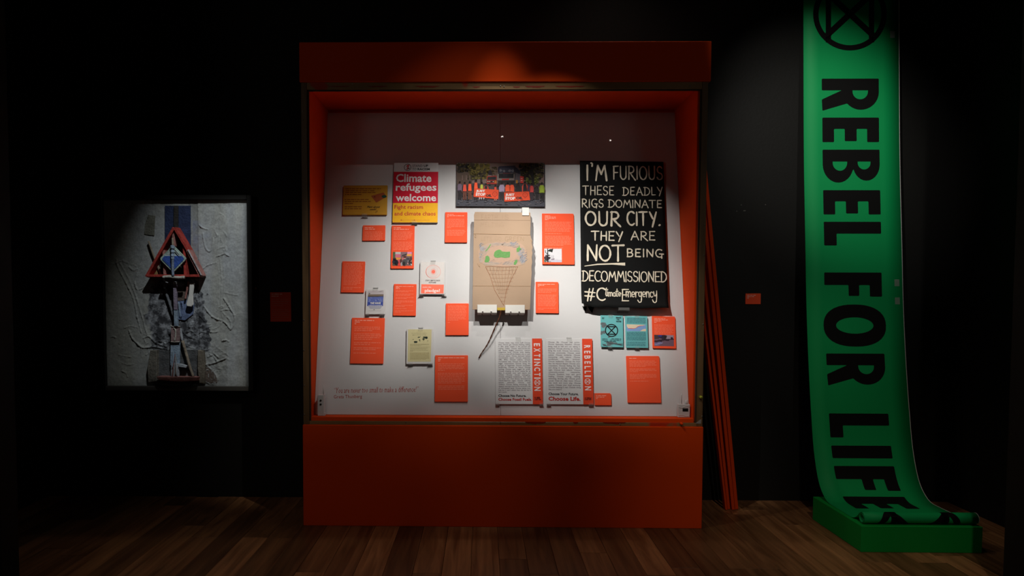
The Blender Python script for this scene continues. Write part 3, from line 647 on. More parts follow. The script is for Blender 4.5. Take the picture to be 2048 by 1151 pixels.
# ---- handwriting: single-stroke letters
def arc(cx, cy, rx, ry, a0, a1, n=10): return [(cx + rx * math.cos(math.radians(a0 + (a1 - a0) * i / n)), cy + ry * math.sin(math.radians(a0 + (a1 - a0) * i / n))) for i in range(n + 1)]
HW = {
 'A': (.8, [[(.02, 0), (.42, 1)], [(.42, 1), (.8, 0)], [(.18, .36), (.66, .38)]]),
 'B': (.62, [[(.08, 1), (.06, 0)], [(.06, 1)] + arc(.3, .76, .26, .24, 90, -90) + [(.08, .5)], [(.08, .5)] + arc(.3, .26, .32, .26, 85, -90) + [(.04, 0)]]),
 'C': (.7, [arc(.44, .5, .42, .5, 50, 310, 14)]),
 'D': (.75, [[(.14, 1), (.1, 0)], [(0, .98)] + arc(.2, .5, .55, .5, 88, -88, 12) + [(-.04, .02)]]),
 'E': (.6, [[(.1, .97), (.06, .02)], [(.06, .98), (.6, 1)], [(.08, .52), (.5, .53)], [(.04, .02), (.58, .03)]]),
 'F': (.58, [[(.1, .97), (.08, 0)], [(.06, .97), (.58, 1)], [(.08, .5), (.5, .52)]]),
 'G': (.72, [arc(.42, .5, .4, .5, 55, 300, 14), [(.42, .42), (.82, .40)], [(.66, .42), (.64, -.12)]]),
 'H': (.66, [[(.08, 1), (.04, 0)], [(.62, .98), (.6, 0)], [(.06, .5), (.6, .5)]]),
 'I': (.14, [[(.08, .98), (.06, 0)]]),
 'L': (.52, [[(.06, 1), (.06, .03)], [(.06, .03), (.52, .05)]]),
 'M': (.95, [[(.02, 0), (.2, .97)], [(.2, .97), (.48, .4)], [(.48, .4), (.78, .97)], [(.78, .97), (.93, 0)]]),
 'N': (.72, [[(.05, 0), (.07, .98)], [(.07, .98), (.64, .04)], [(.64, .02), (.7, 1)]]),
 'O': (.8, [arc(.4, .5, .38, .49, 90, 450, 18)]),
 'R': (.7, [[(.1, 1), (.06, 0)], [(.04, .97)] + arc(.3, .74, .3, .25, 90, -90) + [(.1, .48)], [(.2, .48), (.45, .22), (.74, -.06)]]),
 'S': (.6, [arc(.33, .74, .26, .25, 30, 260, 8) + arc(.3, .25, .28, .25, 80, -160, 8)]),
 'T': (.78, [[(-.02, .97), (.78, 1)], [(.38, .97), (.36, 0)]]),
 'U': (.7, [[(.05, 1), (.05, .35)] + arc(.34, .3, .29, .3, 180, 360, 9) + [(.65, 1)]]),
 'Y': (.72, [[(.05, 1), (.36, .5)], [(.72, 1), (.3, -.1)]]),
 "'": (.2, [[(.06, 1.12), (.14, 1.06), (.12, .92)]]),
 '.': (.16, [[(.06, .02), (.12, .05)]]),
 '#': (.8, [[(.22, -.05), (.42, 1)], [(.5, 0), (.74, 1.03)], [(.02, .72), (.9, .66)], [(0, .38), (.84, .34)]]),
 'l': (.24, [[(.18, 1), (.08, .3), (.16, .04), (.26, .1)]]),
 'i': (.2, [[(.08, .5), (.07, .02)], [(.1, .72), (.13, .8)]]),
 'm': (.66, [[(.04, .48), (.04, 0)], [(.04, .3), (.16, .46), (.28, .42), (.3, 0)], [(.3, .3), (.42, .46), (.56, .42), (.6, .02)]]),
 'a': (.44, [arc(.2, .23, .18, .23, 40, 380, 12), [(.38, .46), (.36, .1), (.46, .04)]]),
 't': (.36, [[(.2, .9), (.14, .1), (.26, .03)], [(0, .6), (.38, .64)]]),
 'e': (.42, [[(.04, .24), (.38, .26)] + arc(.21, .26, .18, .22, 0, 310, 10)]),
 'r': (.34, [[(.05, .48), (.05, 0)], [(.05, .3), (.16, .44), (.32, .44)]]),
 'g': (.44, [arc(.2, .26, .17, .2, 40, 380, 12), [(.38, .46), (.36, -.2), (.26, -.42), (.06, -.44), (-.1, -.26)]]),
 'n': (.42, [[(.04, .48), (.04, 0)], [(.04, .3), (.18, .46), (.32, .42), (.36, 0)]]),
 'c': (.38, [arc(.22, .24, .18, .23, 45, 320, 10)]),
 'y': (.46, [[(.05, .5), (.1, .18), (.26, .12), (.38, .3)], [(.42, .56), (.38, -.2), (.24, -.44), (.02, -.44), (-.12, -.22)]]),
}
def handwrite(pr, s, x0, y0, x1, y1, wd, col, gap=.16, tilt=0, ymin=0.0):
    """write s so that its cap height spans y0..y1 and it fills x0..x1"""
    tot = 0; pos = []
    for ch in s:
        if ch == ' ': tot += .45; continue
        w = HW[ch][0]; pos.append((ch, tot)); tot += w + gap
    tot -= gap; sx = (x1 - x0) / tot; sy = y1 - y0
    for ch, p in pos:
        jy = rnd.uniform(-.02, .02)
        for st in HW[ch][1]:
            pts = [(x0 + (p + a) * sx, y0 + (b + jy) * sy + tilt * (p + a) / tot) for a, b in st]
            if len(pts) == 2: pts = [pts[0], ((pts[0][0] * 2 + pts[1][0]) / 3, (pts[0][1] * 2 + pts[1][1]) / 3 + sy * .006), ((pts[0][0] + 2 * pts[1][0]) / 3, (pts[0][1] + 2 * pts[1][1]) / 3), pts[1]]
            elif len(pts) < 8: pts = [tuple(q) for q in smooth_pts(pts, 4)]
            n = len(pts); ws = [wd * (1 + .18 * math.sin(i * 1.7 + p * 5)) for i in range(n)]
            pr.stroke(pts, ws, col, True)

# black furious placard: sheet standing a little off the board, bottom edge curling
quad = Q(1159.2, 320, 1327.8, 321.8, 1336.7, 616, 1163.5, 613)
f = PF(quad, .035); w, h = f.w / 2, f.h / 2
fur = empty('handwritten_placard', mw=f.M)
tag(fur, 'tall black hand-painted placard with cream capitals beginning I\'M FURIOUS', 'placard')
NX, NY = 26, 46; V = []; Fs = []
def fz(x_, y_):
    t = (h - y_) / (2 * h); u = (x_ + w) / (2 * w)
    z_ = .035 - .012 * (1 - t)
    if t > .93: z_ += .010 * ((t - .93) / .07) ** 2 * (1 + 1.3 * abs(u - .5))
    if t > .88 and u < .12: z_ += .02 * ((t - .88) / .12) * (1 - u / .12)
    return z_ + .0012 * noise.noise(Vector((x_ * 6, y_ * 5, 0)))
for iy in range(NY + 1):
    for ix in range(NX + 1):
        u = ix / NX; t = iy / NY; x_ = -w + 2 * w * u; y_ = h - 2 * h * t
        if iy >= NY - 1:
            y_ += .006 * noise.noise(Vector((x_ * 14, 3, 0))) + (.018 * max(0, 1 - u / .10) if iy == NY else .008 * max(0, 1 - u / .1)) - (.006 * math.sin(u * PI) if iy == NY else 0)
        if t > .93 and ix == NX: x_ -= .001
        V.append((x_, y_, fz(x_, y_)))
for iy in range(NY):
    for ix in range(NX):
        a = iy * (NX + 1) + ix; Fs.append((a, a + NX + 1, a + NX + 2, a + 1))
me = bpy.data.meshes.new('sheet'); me.from_pydata(V, [], Fs); o = link('sheet', me, BLKPAPER, fur)
for p_ in me.polygons: p_.use_smooth = True
md = o.modifiers.new('s', 'SOLIDIFY'); md.thickness = .0015; md.offset = -1
# the torn tails that hang at the lower left corner
for pts in ([(-.97, -.985), (-.86, -.985), (-.885, -1.055), (-.93, -1.02)], [(-.84, -.985), (-.66, -.985), (-.70, -1.0), (-.735, -1.075), (-.80, -1.03)]):
    o = bm_obj('torn_flap', prism_bm([(a * w, b * h) for a, b in pts], .012, .0135), BLKPAPER, fur)
pr = Print(.0006); CH = (214, 203, 184)
_fb = f.bx
handwrite(pr, "I'M", *_fb(1173.5, 328.5, 1214, 359.3), .0115, CH, .22)
handwrite(pr, 'FURIOUS', *_fb(1226.5, 331, 1325.5, 357.5), .0085, CH, .17)
handwrite(pr, 'THESE', *_fb(1166, 370.5, 1228, 388.5), .0062, CH, .2); handwrite(pr, 'DEADLY', *_fb(1246, 374, 1325.5, 390), .0062, CH, .22, .006)
handwrite(pr, 'RIGS', *_fb(1164, 397, 1207, 413.5), .0068, CH, .22); handwrite(pr, 'DOMINATE', *_fb(1217, 399, 1324, 414), .0066, CH, .16)
handwrite(pr, 'OUR', *_fb(1171, 422, 1240, 450), .0125, CH, .2); handwrite(pr, 'CITY.', *_fb(1254.5, 422.5, 1320.5, 449.5), .0115, CH, .2)
handwrite(pr, 'THEY', *_fb(1183.5, 462, 1245.5, 480), .0085, CH, .18); handwrite(pr, 'ARE', *_fb(1262, 462, 1310, 479.5), .0072, CH, .2)
handwrite(pr, 'NOT', *_fb(1174, 489.5, 1248, 521), .0118, CH, .14); handwrite(pr, 'BEING', *_fb(1254, 497.5, 1325, 513), .0078, CH, .24)
ul = [f.L(*q) for q in ((1169, 531.5), (1195, 528), (1225, 527), (1250.5, 527.5))]; pr.stroke(ul, [.004, .008, .010, .020], CH)
handwrite(pr, 'DECOMMISSIONED', *_fb(1164.5, 542, 1333, 562.5), .0068, CH, .12)
handwrite(pr, '#', *_fb(1169.5, 577, 1188, 601), .0085, CH)
handwrite(pr, 'C', *_fb(1193.5, 575.5, 1210, 600), .0095, CH); handwrite(pr, 'limate', *_fb(1210.5, 575.5, 1242, 592), .0058, CH, .02)
handwrite(pr, 'E', *_fb(1243, 578, 1257.5, 601.5), .0066, CH); handwrite(pr, 'mergency', *_fb(1251.5, 571, 1314, 594), .0062, CH, .04)
s_ = pr.build('painted_lettering', fur); s_['label'] = 'cream painted hand lettering'
for v in s_.data.vertices: v.co.z += fz(v.co.x, v.co.y)

# ---- flyers
def backed(quad, label, name='flyer', m=WHITEPL, t=.006, gap=.010):
    o, f, z = board_item(name, quad, t, m, gap); return o, f, z
# pledge
o, f, z = backed(Q(841.2, 522.5, 891.2, 522.5, 888.8, 588.3, 838.6, 588), '')
tag(o, 'white flyer with coral rings and the word pledge, on a white backing card', 'flyer')
pr = Print(z + .0004); b = f.bx(842.6, 524, 887.6, 586.8); pr.rect(*b, (214, 208, 206)); pr.layer()
pr.poly([f.L(*q) for q in ((842.8, 568), (887.8, 568.8), (887, 586.6), (842, 586.6))], (255, 118, 92)); pr.layer()
c = f.L(866.5, 543); K = .00323
for i, (rx, ry, dx, t_, cl) in enumerate(((15.5, 14.2, 0, .5, (232, 160, 152)), (14.5, 13, -.5, .35, (236, 190, 184)), (11, 11, -.5, .35, (224, 180, 172)), (9.5, 9, .3, .3, (236, 196, 190)), (6.5, 6.8, .2, .4, (232, 160, 152)), (5, 5.4, .3, .4, (240, 120, 100)))):
    pr.ring(c[0] + dx * K, c[1], rx * K, t_ * K * 1.2, cl, 36, ry * K)
pr.stroke([(c[0] + 14.7 * K * math.cos(math.radians(a)), c[1] + 13.6 * K * math.sin(math.radians(a))) for a in range(135, 250, 10)], [.0006 + .003 * math.sin(PI * i / 11) for i in range(12)], (244, 120, 104))
c = f.L(866.8, 543); pr.ell(c[0], c[1], 3.7 * K, 4 * K, (250, 112, 92), 18, .06)
pr.text('STOP CLIMATE CHAOS', *f.bx(851, 559, 880, 562.2), (52, 46, 46), .02); pr.text('SCOTLAND', *f.bx(857.5, 563.2, 872, 566), (52, 46, 46), .03)
pr.text('make the', *f.bx(845.5, 572.3, 862.5, 575.2), (240, 206, 200), .01); pr.text('pledge!', *f.bx(849.5, 577.5, 879.8, 585.5), (250, 232, 228), .02)
pr.build('printed_design', o)
# blue flyer
o, f, z = backed(Q(733.2, 577.4, 772.4, 577.2, 769.8, 628, 729.6, 628), '')
tag(o, 'small white flyer with a blue wave picture, left side', 'flyer')
pr = Print(z + .0004); P = lambda pts: [f.L(720 + a / 17.7, 570 + b_ / 17.7) for a, b_ in pts]
pr.poly(P([(275, 190), (840, 185), (835, 740), (255, 735)]), (186, 178, 182)); pr.layer()
pr.poly(P([(290, 325), (835, 320), (833, 420), (285, 415)]), (120, 106, 92)); pr.poly(P([(275, 385), (833, 385), (805, 735), (255, 735)]), (92, 108, 176)); pr.layer()
pr.poly(P([(265, 590), (820, 590), (800, 735), (760, 690), (640, 730), (520, 690), (400, 735), (255, 735)]), (54, 74, 158)); pr.ell(*P([(335, 295)])[0], .006, .005, (130, 118, 110))
for i in range(26):
    a = random.uniform(290, 810); b_ = random.uniform(430, 600); pr.ell(*P([(a, b_)])[0], .004, .002, random.choice([(132, 146, 200), (70, 90, 168), (158, 166, 204)]), 7, .5)
pr.poly(P([(290, 740), (790, 740), (720, 830), (360, 830)]), (170, 170, 184)); pr.layer()
for i in range(14): pr.poly(P([(300 + i * 35, 700), (318 + i * 35, 700), (312 + i * 35, 740 + 40 * (i % 2)), (302 + i * 35, 745)]), (206, 204, 214))
pr.stroke(P([(640, 225), (720, 225), (820, 190)]), [.0006, .003, .0006], (110, 104, 104))
a = P([(360, 670)])[0]; b_ = P([(735, 600)])[0]; pr.text('THE WAVE', a[0], a[1], b_[0], b_[1], (214, 212, 206), .06)
a = P([(350, 722)])[0]; b_ = P([(745, 692)])[0]; pr.text('SCOTLAND', a[0], a[1], b_[0], b_[1], (170, 176, 206), .03)
pr.ell(*P([(500, 865)])[0], .004, .002, (90, 84, 84)); a = P([(300, 905)])[0]; b_ = P([(760, 905)])[0]; pr.dashes(a[0], b_[0], a[1], .0011, (150, 144, 144))
pr.build('printed_design', o)
# cream flyer
o, f, z = backed(Q(814.5, 657.2, 867.8, 657.2, 864.5, 727, 811.2, 727.5), '')
tag(o, 'cream flyer with a small black world map, on a white backing card', 'flyer')
pr = Print(z + .0004); P = lambda pts: [f.L(805 + a / 13.54, 650 + b_ / 13.54) for a, b_ in pts]
pr.poly(P([(150, 110), (790, 110), (765, 985), (140, 985)]), (202, 192, 148)); pr.layer()
def tx(s, x0, y0, x1, y1, col, bold=0.0): a = P([(x0, y1)])[0]; b_ = P([(x1, y0)])[0]; pr.text(s, a[0], a[1], b_[0], b_[1], col, bold)
tx('Join the Women\u2019s Coalition', 250, 202, 662, 232, (108, 102, 76), 0); tx('against Climate Change', 262, 246, 640, 275, (108, 102, 76), 0)
DG = (40, 52, 40)
for x_, y_, rx, ry in ((358, 455, 46, 30), (330, 440, 20, 12), (385, 440, 18, 12), (615, 325, 70, 24), (650, 345, 34, 28), (570, 375, 30, 26), (568, 400, 14, 24), (465, 400, 18, 16), (470, 430, 10, 22), (445, 325, 32, 14), (290, 383, 16, 8), (685, 425, 12, 12), (480, 310, 14, 8)):
    q = P([(x_, y_)])[0]; pr.ell(q[0], q[1], rx * .00322 / 13.54, ry * .00322 / 13.54, DG if rx > 15 else (120, 112, 84), 11, .5)
for y_, xe in ((505, 720), (525, 720), (548, 510), (585, 735), (612, 690), (640, 640), (668, 690), (695, 280)): a = P([(205, y_ + 12)])[0]; b_ = P([(xe, y_)])[0]; pr.dashes(a[0], b_[0], a[1], b_[1] - a[1], (150, 140, 100))
for i in range(9): a = P([(200, 752 + i * 22)])[0]; b_ = P([(725 - (90 if i == 8 else 0), 741 + i * 22)])[0]; pr.dashes(a[0], b_[0], a[1], b_[1] - a[1], (148, 132, 84))
pr.build('printed_design', o)
# choose sheets
T1 = ['Choose waste, toys, more stuff. Choose', 'Shell. Choose gas. Choose fracking, drilling', 'it. Bills, great wealth in the ground and', 'melting oceans. Choose each-man-for-him', 'self. Savers, badger, plutonium, uranium', 'indigenous lands. Choose arms dealing.', 'Choose to close off the Amazon: who or your', 'devoured nations. Choose destroyed habitats', 'unsustainable values. Choose pesticides,', 'GMs, BPAs. Choose asthma. Choose', 'microplastic seas. Choose the profits for', 'bigger corporations. Choose doing the', 'pursuit of happiness. Choose purchases,', 'landfill-free. Choose no future. Choose', 'nothing. Choose wars waged for profit.', 'Choose cheating, to throw justice for all', 'days, in protest, your calm nature and', 'climate. Choose climate emergency.', 'Choose biological breakdown. Ask who', 'you knew too. Your factory farm-tortured', 'calorie-deprived cages. Choose suffering', 'species, extinction. Choose mass', 'violence. Choose feeling everything, the', 'deepest warning is loss on the world for a life', 'of unbreakable pacts. Choose taking your', 'kids but it can\u2019t where they did the rat it', 'isn\u2019t worth.']
T2 = ['Choose life. Choose real action.', 'Choose Extinction Rebellion. Choose', 'being mad as hell and not taking it', 'anymore. Choose showing up. Choose', 'living the truth. Choose non-violence.', 'Choose community. Choose social', 'justice. Choose solidarity. Choose', 'connecting with nature. Choose', 'mindfulness. Choose kindness.', 'Choose leadership. Choose the hope', 'that lies beyond despair. Choose your', 'conscience. Choose feeling the fear', 'and doing it anyway, doing what\u2019s', 'right. Choose land reform. Choose', 'community-owned renewables.', 'Choose freedom, love and good', 'healing. Choose cycling, walking,', 'swimming, dancing, play. Choose green', 'spaces. Clean air, clean water. Choose', 'less work and more play. Choose', 'poetry. Choose your local economy.', 'Choose keeping it real. Choose doing', 'like you mean it.']
def choose_sheet(quad, label, lines, tb, word, wy, strip, l1, l2, logo, bx1, bx2):
    o, f, z = board_item('printed_sheet', quad, .0035, PAPER, .008); tag(o, label, 'printed sheet', 'white sheets with an orange side strip')
    pr = Print(z + .0004); w, h = f.w / 2, f.h / 2; xs = f.L(strip, 740)[0]
    pr.rect(xs, -h, w, h, (224, 70, 38)); pr.layer(); x0, y0, x1, y1 = f.bx(*tb); n = len(lines); pit = (y1 - y0) / n; sc = pit * .95
    for i, ln in enumerate(lines):
        ws = ln.split(' '); g = [text_geo(a, .01) for a in ws]; tot = sum(a[3] - a[2] for a in g) * sc
        k = 1.0; avail = x1 - x0; last = i == n - 1
        if tot > avail * .86: k = avail * .86 / tot
        gap = sc * .3 if last or len(ws) == 1 else (avail - tot * k) / (len(ws) - 1); x = x0; by = y1 - (i + .78) * pit
        for a in g:
            pr._add([(x + (vx - a[2]) * sc * k, by + vy * sc) for vx, vy in a[0]], a[1], lin((112, 102, 108))); x += (a[3] - a[2]) * sc * k + gap
    pr.text(l1, *f.bx(*bx1), (26, 20, 26), .03); pr.text(l2, *f.bx(*bx2), (184, 44, 40), .035)
    cx0 = f.L(wy[2], 740)[0]; cx1 = f.L(wy[3], 740)[0]
    for ch, (a, b) in word: ya = f.L(strip + 8, a)[1]; yb = f.L(strip + 8, b)[1]; pr.text(ch, cx0, yb, cx1, ya, (232, 214, 214), .03 if ch != 'I' else .05, 0, True)
    c = f.L(*logo); r = f.bx(logo[0] - 6.2, logo[1] - 6, logo[0] + 6.2, logo[1] + 6); r = (r[2] - r[0]) / 2; pr.xr(c[0], c[1], r, r * .16, (232, 214, 214), True, 28)
    g = f.bx(strip + 4, 793.5 if strip > 1100 else 792.5, strip + 17.5, 799.5)
    for i in range(3):
        yy = g[1] + (g[3] - g[1]) * i / 3; pr.dashes(g[0] + (g[2] - g[0]) * (.32 if i else .2), g[2], yy, (g[3] - g[1]) * .24, (86, 14, 12)); pr.dashes(g[0], g[0] + (g[2] - g[0]) * .28, yy, (g[3] - g[1]) * .2, (120, 24, 14))
    pr.build('printed_design', o)
choose_sheet(Q(990.7, 676.2, 1083.7, 676.5, 1086, 807.7, 990.7, 807.7), 'white sheet whose orange strip reads EXTINCTION', T1, (997, 683.2, 1060.8, 785.5),
    [('E', (686, 692)), ('X', (695.5, 703.3)), ('T', (707.5, 713.5)), ('I', (716.8, 719.8)), ('N', (723, 731)), ('C', (734, 741.5)), ('T', (745, 751.5)), ('I', (754.3, 757)), ('N', (773, 781))], (0, 0, 1068.2, 1080.8), 1064.8, 'Choose No Future.', 'Choose Fossil Fuels.', (1074.7, 764.5), (996.8, 788.2, 1052.5, 793.2), (996.8, 795.2, 1063.8, 801))
choose_sheet(Q(1091.9, 676.5, 1184.9, 677, 1186.8, 808.4, 1092.6, 807.7), 'white sheet whose orange strip reads REBELLION', T2, (1096.8, 682, 1160.5, 780.5),
    [('R', (689.8, 696)), ('E', (701, 706.3)), ('B', (710.5, 717.3)), ('E', (722, 727)), ('L', (731.5, 737)), ('L', (741, 746.5)), ('I', (750.2, 753.2)), ('N', (772, 780))], (0, 0, 1169, 1181.6), 1165.2, 'Choose Your Future.', 'Choose Life.', (1175.2, 762.3), (1097, 784.5, 1157, 789.8), (1097, 792.5, 1161, 801))
# teal flyers
quad = Q(1200.9, 630, 1245.4, 630.7, 1247.1, 694.3, 1201.6, 693.2)
o, f, z = board_item('teal_flyer', quad, .003, TEAL, .012); tag(o, 'teal flyer with a large black circled hourglass symbol', 'flyer', 'teal flyers')
pr = Print(z + .0004); P = lambda pts: [f.L(1195 + a / 14.39, 622 + b_ / 14.39) for a, b_ in pts]; K = .00325 / 14.39
G_ = (96, 104, 108)
for x_, y_, rx, ry in ((130, 360, 40, 45), (200, 360, 46, 45), (170, 430, 62, 44), (120, 620, 34, 60), (190, 600, 46, 48), (240, 400, 30, 30), (300, 900, 50, 30), (400, 920, 70, 42), (330, 960, 60, 34), (520, 920, 60, 26), (200, 970, 50, 26), (330, 740, 30, 20), (620, 950, 70, 22)):
    q = P([(x_, y_)])[0]; pr.ell(q[0], q[1], rx * K, ry * K, G_, 12, .45)
pr.layer(); q = P([(404, 552)])[0]; pr.xr(q[0], q[1], 188 * K, 30 * K, (14, 18, 22))
def tx(s, x0, y0, x1, y1, col, bold=0.0): a = P([(x0, y1)])[0]; b_ = P([(x1, y0)])[0]; pr.text(s, a[0], a[1], b_[0], b_[1], col, bold)
tx('MAKE', 532, 162, 682, 208, (14, 16, 20), .05); tx('THE', 545, 220, 630, 262, (40, 60, 62), .05); tx('WAVES', 532, 276, 685, 318, (14, 16, 20), .05)
for i in range(4): a = P([(130, 182 + i * 14)])[0]; b_ = P([(198, 174 + i * 14)])[0]; pr.dashes(a[0], b_[0], a[1], b_[1] - a[1], (50, 96, 100))
for y_, s0, s1 in ((790, 135, 285), (790, 400, 680), (825, 135, 300), (828, 355, 670), (862, 195, 530)): a = P([(s0, y_ + 14)])[0]; b_ = P([(s1, y_)])[0]; pr.dashes(a[0], b_[0], a[1], b_[1] - a[1], (40, 66, 70))
for i in range(6): pr.stroke(P([(260 + i * 20, 880 + i * 6), (360 + i * 30, 930 + i * 4), (520 + i * 20, 940 + i * 6), (730, 930 + i * 14)]), .0011, (58, 76, 80))
for i in range(5): pr.stroke(P([(130 + i * 12, 930 + i * 12), (210 + i * 10, 975 + i * 6), (300, 1000)]), .0012, (50, 66, 70))
pr.build('printed_design', o)
quad = Q(1250.2, 631.4, 1295, 632, 1296.5, 695.3, 1251.6, 695)
o, f, z = board_item('teal_flyer', quad, .003, TEAL, .012); tag(o, 'teal flyer with a small beige and blue coastal map', 'flyer', 'teal flyers')
pr = Print(z + .0004); P = lambda pts: [f.L(1195 + a / 14.39, 622 + b_ / 14.39) for a, b_ in pts]
pr.poly(P([(838, 375), (1390, 395), (1395, 575), (835, 570)]), (122, 152, 200)); pr.layer()
pr.poly(P([(838, 375), (1385, 392), (1300, 412), (1180, 430), (1100, 480), (1010, 505), (890, 495), (845, 440)]), (212, 194, 168)); pr.poly(P([(1225, 570), (1300, 520), (1390, 500), (1395, 575)]), (214, 194, 166)); pr.layer()
pr.stroke(P([(880, 492), (960, 494), (1040, 500), (1110, 480), (1160, 440), (1230, 420), (1340, 414)]), [.0022, .003, .0026, .0014, .003, .002, .001], (210, 62, 70))
for y_ in list(range(190, 350, 24)) + list(range(600, 720, 22)) + list(range(740, 850, 22)) + [880, 905, 935, 960, 985]:
    a = P([(845, y_ + 9)])[0]; b_ = P([(1390, y_)])[0]; pr.dashes(a[0], b_[0], a[1], (b_[1] - a[1]), (72, 128, 136))
pr.build('printed_design', o)

# ---- cardboard placard, held forward of the board
OFF = .072
quad = Q(950, 423.6, 1060.8, 425.2, 1060, 619, 945, 619); f = PF(quad, OFF)
cb = empty('cardboard_placard', mw=f.M); tag(cb, 'tall brown cardboard placard drawn with a melting globe ice cream', 'placard')
def sheet(px, z0=OFF - .005, z1=OFF, name='cardboard_section', m=CARD): return bm_obj(name, prism_bm([f.L(*q) for q in px], z0, z1, bev=.0008), m, cb)
sheet([(950, 423.4), (1060.6, 424.6), (1061.4, 440.4), (948.2, 439.6), (947.8, 430)])
sheet([(948.2, 439.8), (1061.4, 440.6), (1060.6, 468.8), (1061, 469.6), (947, 467.4)])
sheet([(947, 467.8), (1061, 470), (1063.2, 478), (1064.6, 481), (1063, 486), (1065.6, 494), (1064, 500), (1065, 506), (1063.4, 514), (1064.4, 524), (1062.8, 534), (1063.6, 545), (1062.6, 556), (1061.8, 571.8), (945.6, 571.2), (946.4, 520), (946.8, 490)], OFF - .006, OFF)
sheet([(945.6, 571.8), (1061.8, 572.4), (1061, 600), (1060, 619), (945, 618.6), (945.2, 590)])
# raised crease lips
for a, b in (((947, 467.2), (1060.6, 469.4)), ((945.8, 571.4), (1061.6, 572))):
    p0 = f.L(*a); p1 = f.L(*b); bm_obj('crease', tube_bm([(p0[0], p0[1], OFF), ((p0[0] + p1[0]) / 2, (p0[1] + p1[1]) / 2 + .0005, OFF), (p1[0], p1[1], OFF)], .0011, 6), CARDD, cb)
p0 = f.L(994.5, 614.6); p1 = f.L(1010, 619.4); o = box('tape_strip', (p0[0], p1[1] - .002, OFF), (p1[0], p0[1], OFF + .001), TAPEM, cb); o['label'] = 'yellow tape'
# torn strings at the edges
for pts in ([(949.5, 468), (952, 471), (952, 475), (949.5, 474), (950, 471)], [(1061.5, 480), (1064.5, 484), (1064, 488), (1067, 491)], [(955, 526), (957, 531), (960, 534), (959, 528)]):
    bm_obj('torn_edge', tube_bm([(*f.L(*q), OFF + .001) for q in pts], .0008, 5), CARDD, cb)
pr = Print(OFF + .0004); C_ = lambda x, y: f.L(880 + x / 6.771, 410 + y / 6.771); PEN = (146, 118, 94)
def wr(s, x0, y0, x1, y1, col=PEN, wd=.0014): a = C_(x0, y1); b = C_(x1, y0); handwrite(pr, s, a[0], a[1], b[0], b[1], wd, col, .2)
wr('EARTH', 560, 132, 775, 200); wr('IS', 840, 130, 930, 190, PEN); wr('MELTING', 545, 235, 860, 292, (152, 124, 100), .001); wr('TO SAVE OUR HOME', 540, 352, 1100, 378, (170, 140, 112), .0008) if 0 else None
for i in range(18): q = C_(560 + i * 31, 365 + 8 * math.sin(i * 2.1)); pr.stroke([q, (q[0] + .003, q[1] + rnd.uniform(-.006, .006))], .0008, (170, 140, 112))
wr('LETS', 560, 430, 700, 480, (150, 124, 98), .0012); wr('GO', 745, 430, 830, 478, (152, 126, 100), .001); wr('GREEN', 880, 428, 1135, 485, (140, 114, 84), .0014)
pr.layer()
def blob(pts, col): pr.poly([C_(*q) for q in pts], col)
gl = [(580, 560), (640, 520), (760, 502), (900, 500), (1040, 505), (1120, 540), (1165, 610), (1168, 700), (1150, 770), (1080, 815), (940, 830), (760, 825), (600, 800), (540, 760), (518, 680), (525, 610)]
pr.poly([tuple(q) for q in smooth_pts([C_(*q) for q in gl + gl[:1]], 4)][:-1], (170, 140, 120)); pr.layer()
def cell(x_, y_, rx, ry, col, n=16, j=.3): q = C_(x_, y_); pr.ell(q[0], q[1], rx * .00048, ry * .00048, col, n, j)
for q in ((600, 600, 62, 60), (560, 700, 34, 90), (1095, 640, 62, 70), (1115, 740, 46, 66), (960, 535, 130, 26), (760, 530, 110, 22), (700, 790, 120, 26), (950, 790, 110, 26)): cell(*q, (158, 140, 126))
pr.layer()
for q in ((575, 590, 34, 36), (1118, 735, 36, 48), (1085, 655, 24, 34), (985, 522, 38, 16)): cell(*q, (140, 136, 138))
pr.layer()
for i in range(150):   # crayon hatching of the sea
    a = rnd.uniform(0, 2 * PI); rr = rnd.uniform(.72, .98); x_ = 843 + 318 * rr * math.cos(a); y_ = 662 + 152 * rr * math.sin(a); q = C_(x_, y_); r2 = C_(x_ + rnd.uniform(12, 50), y_ - rnd.uniform(5, 26))
    pr.stroke([q, r2], .0016, (160, 138, 124) if rnd.random() < .6 else (134, 128, 132))
pr.layer()
for (cx_, cy_, rx, ry, n) in ((560, 560, 40, 40, 12), (990, 530, 50, 24, 16), (1120, 730, 42, 55, 34), (1090, 650, 36, 50, 12), (545, 700, 20, 60, 8)):
    for i in range(n): x_ = cx_ + rnd.uniform(-rx, rx); y_ = cy_ + rnd.uniform(-ry, ry); pr.stroke([C_(x_, y_), C_(x_ + rnd.uniform(6, 26), y_ - rnd.uniform(6, 26))], .0020, (122, 128, 142))
GR = (88, 138, 72)
blob([(735, 640), (760, 615), (800, 600), (830, 612), (835, 625), (890, 632), (948, 628), (950, 660), (945, 705), (880, 714), (830, 705), (780, 712), (742, 706), (728, 680)], GR)
blob([(612, 620), (640, 590), (680, 530), (692, 532), (672, 570), (640, 610), (620, 626)], (98, 140, 78)); blob([(618, 692), (645, 684), (668, 700), (672, 745), (655, 772), (615, 775), (602, 760), (615, 725)], GR)
blob([(1038, 580), (1060, 575), (1078, 540), (1080, 575), (1108, 598), (1080, 605), (1070, 630), (1038, 635)], GR); blob([(1020, 745), (1045, 736), (1048, 770), (1025, 808), (1000, 805), (1000, 780)], GR)
pr.layer()
for i in range(46): x_ = rnd.uniform(745, 930); y_ = rnd.uniform(640, 700); pr.stroke([C_(x_, y_), C_(x_ + rnd.uniform(6, 18), y_ - rnd.uniform(4, 14))], .0012, rnd.choice([(70, 118, 60), (116, 150, 94)]))
BR = (140, 84, 50)
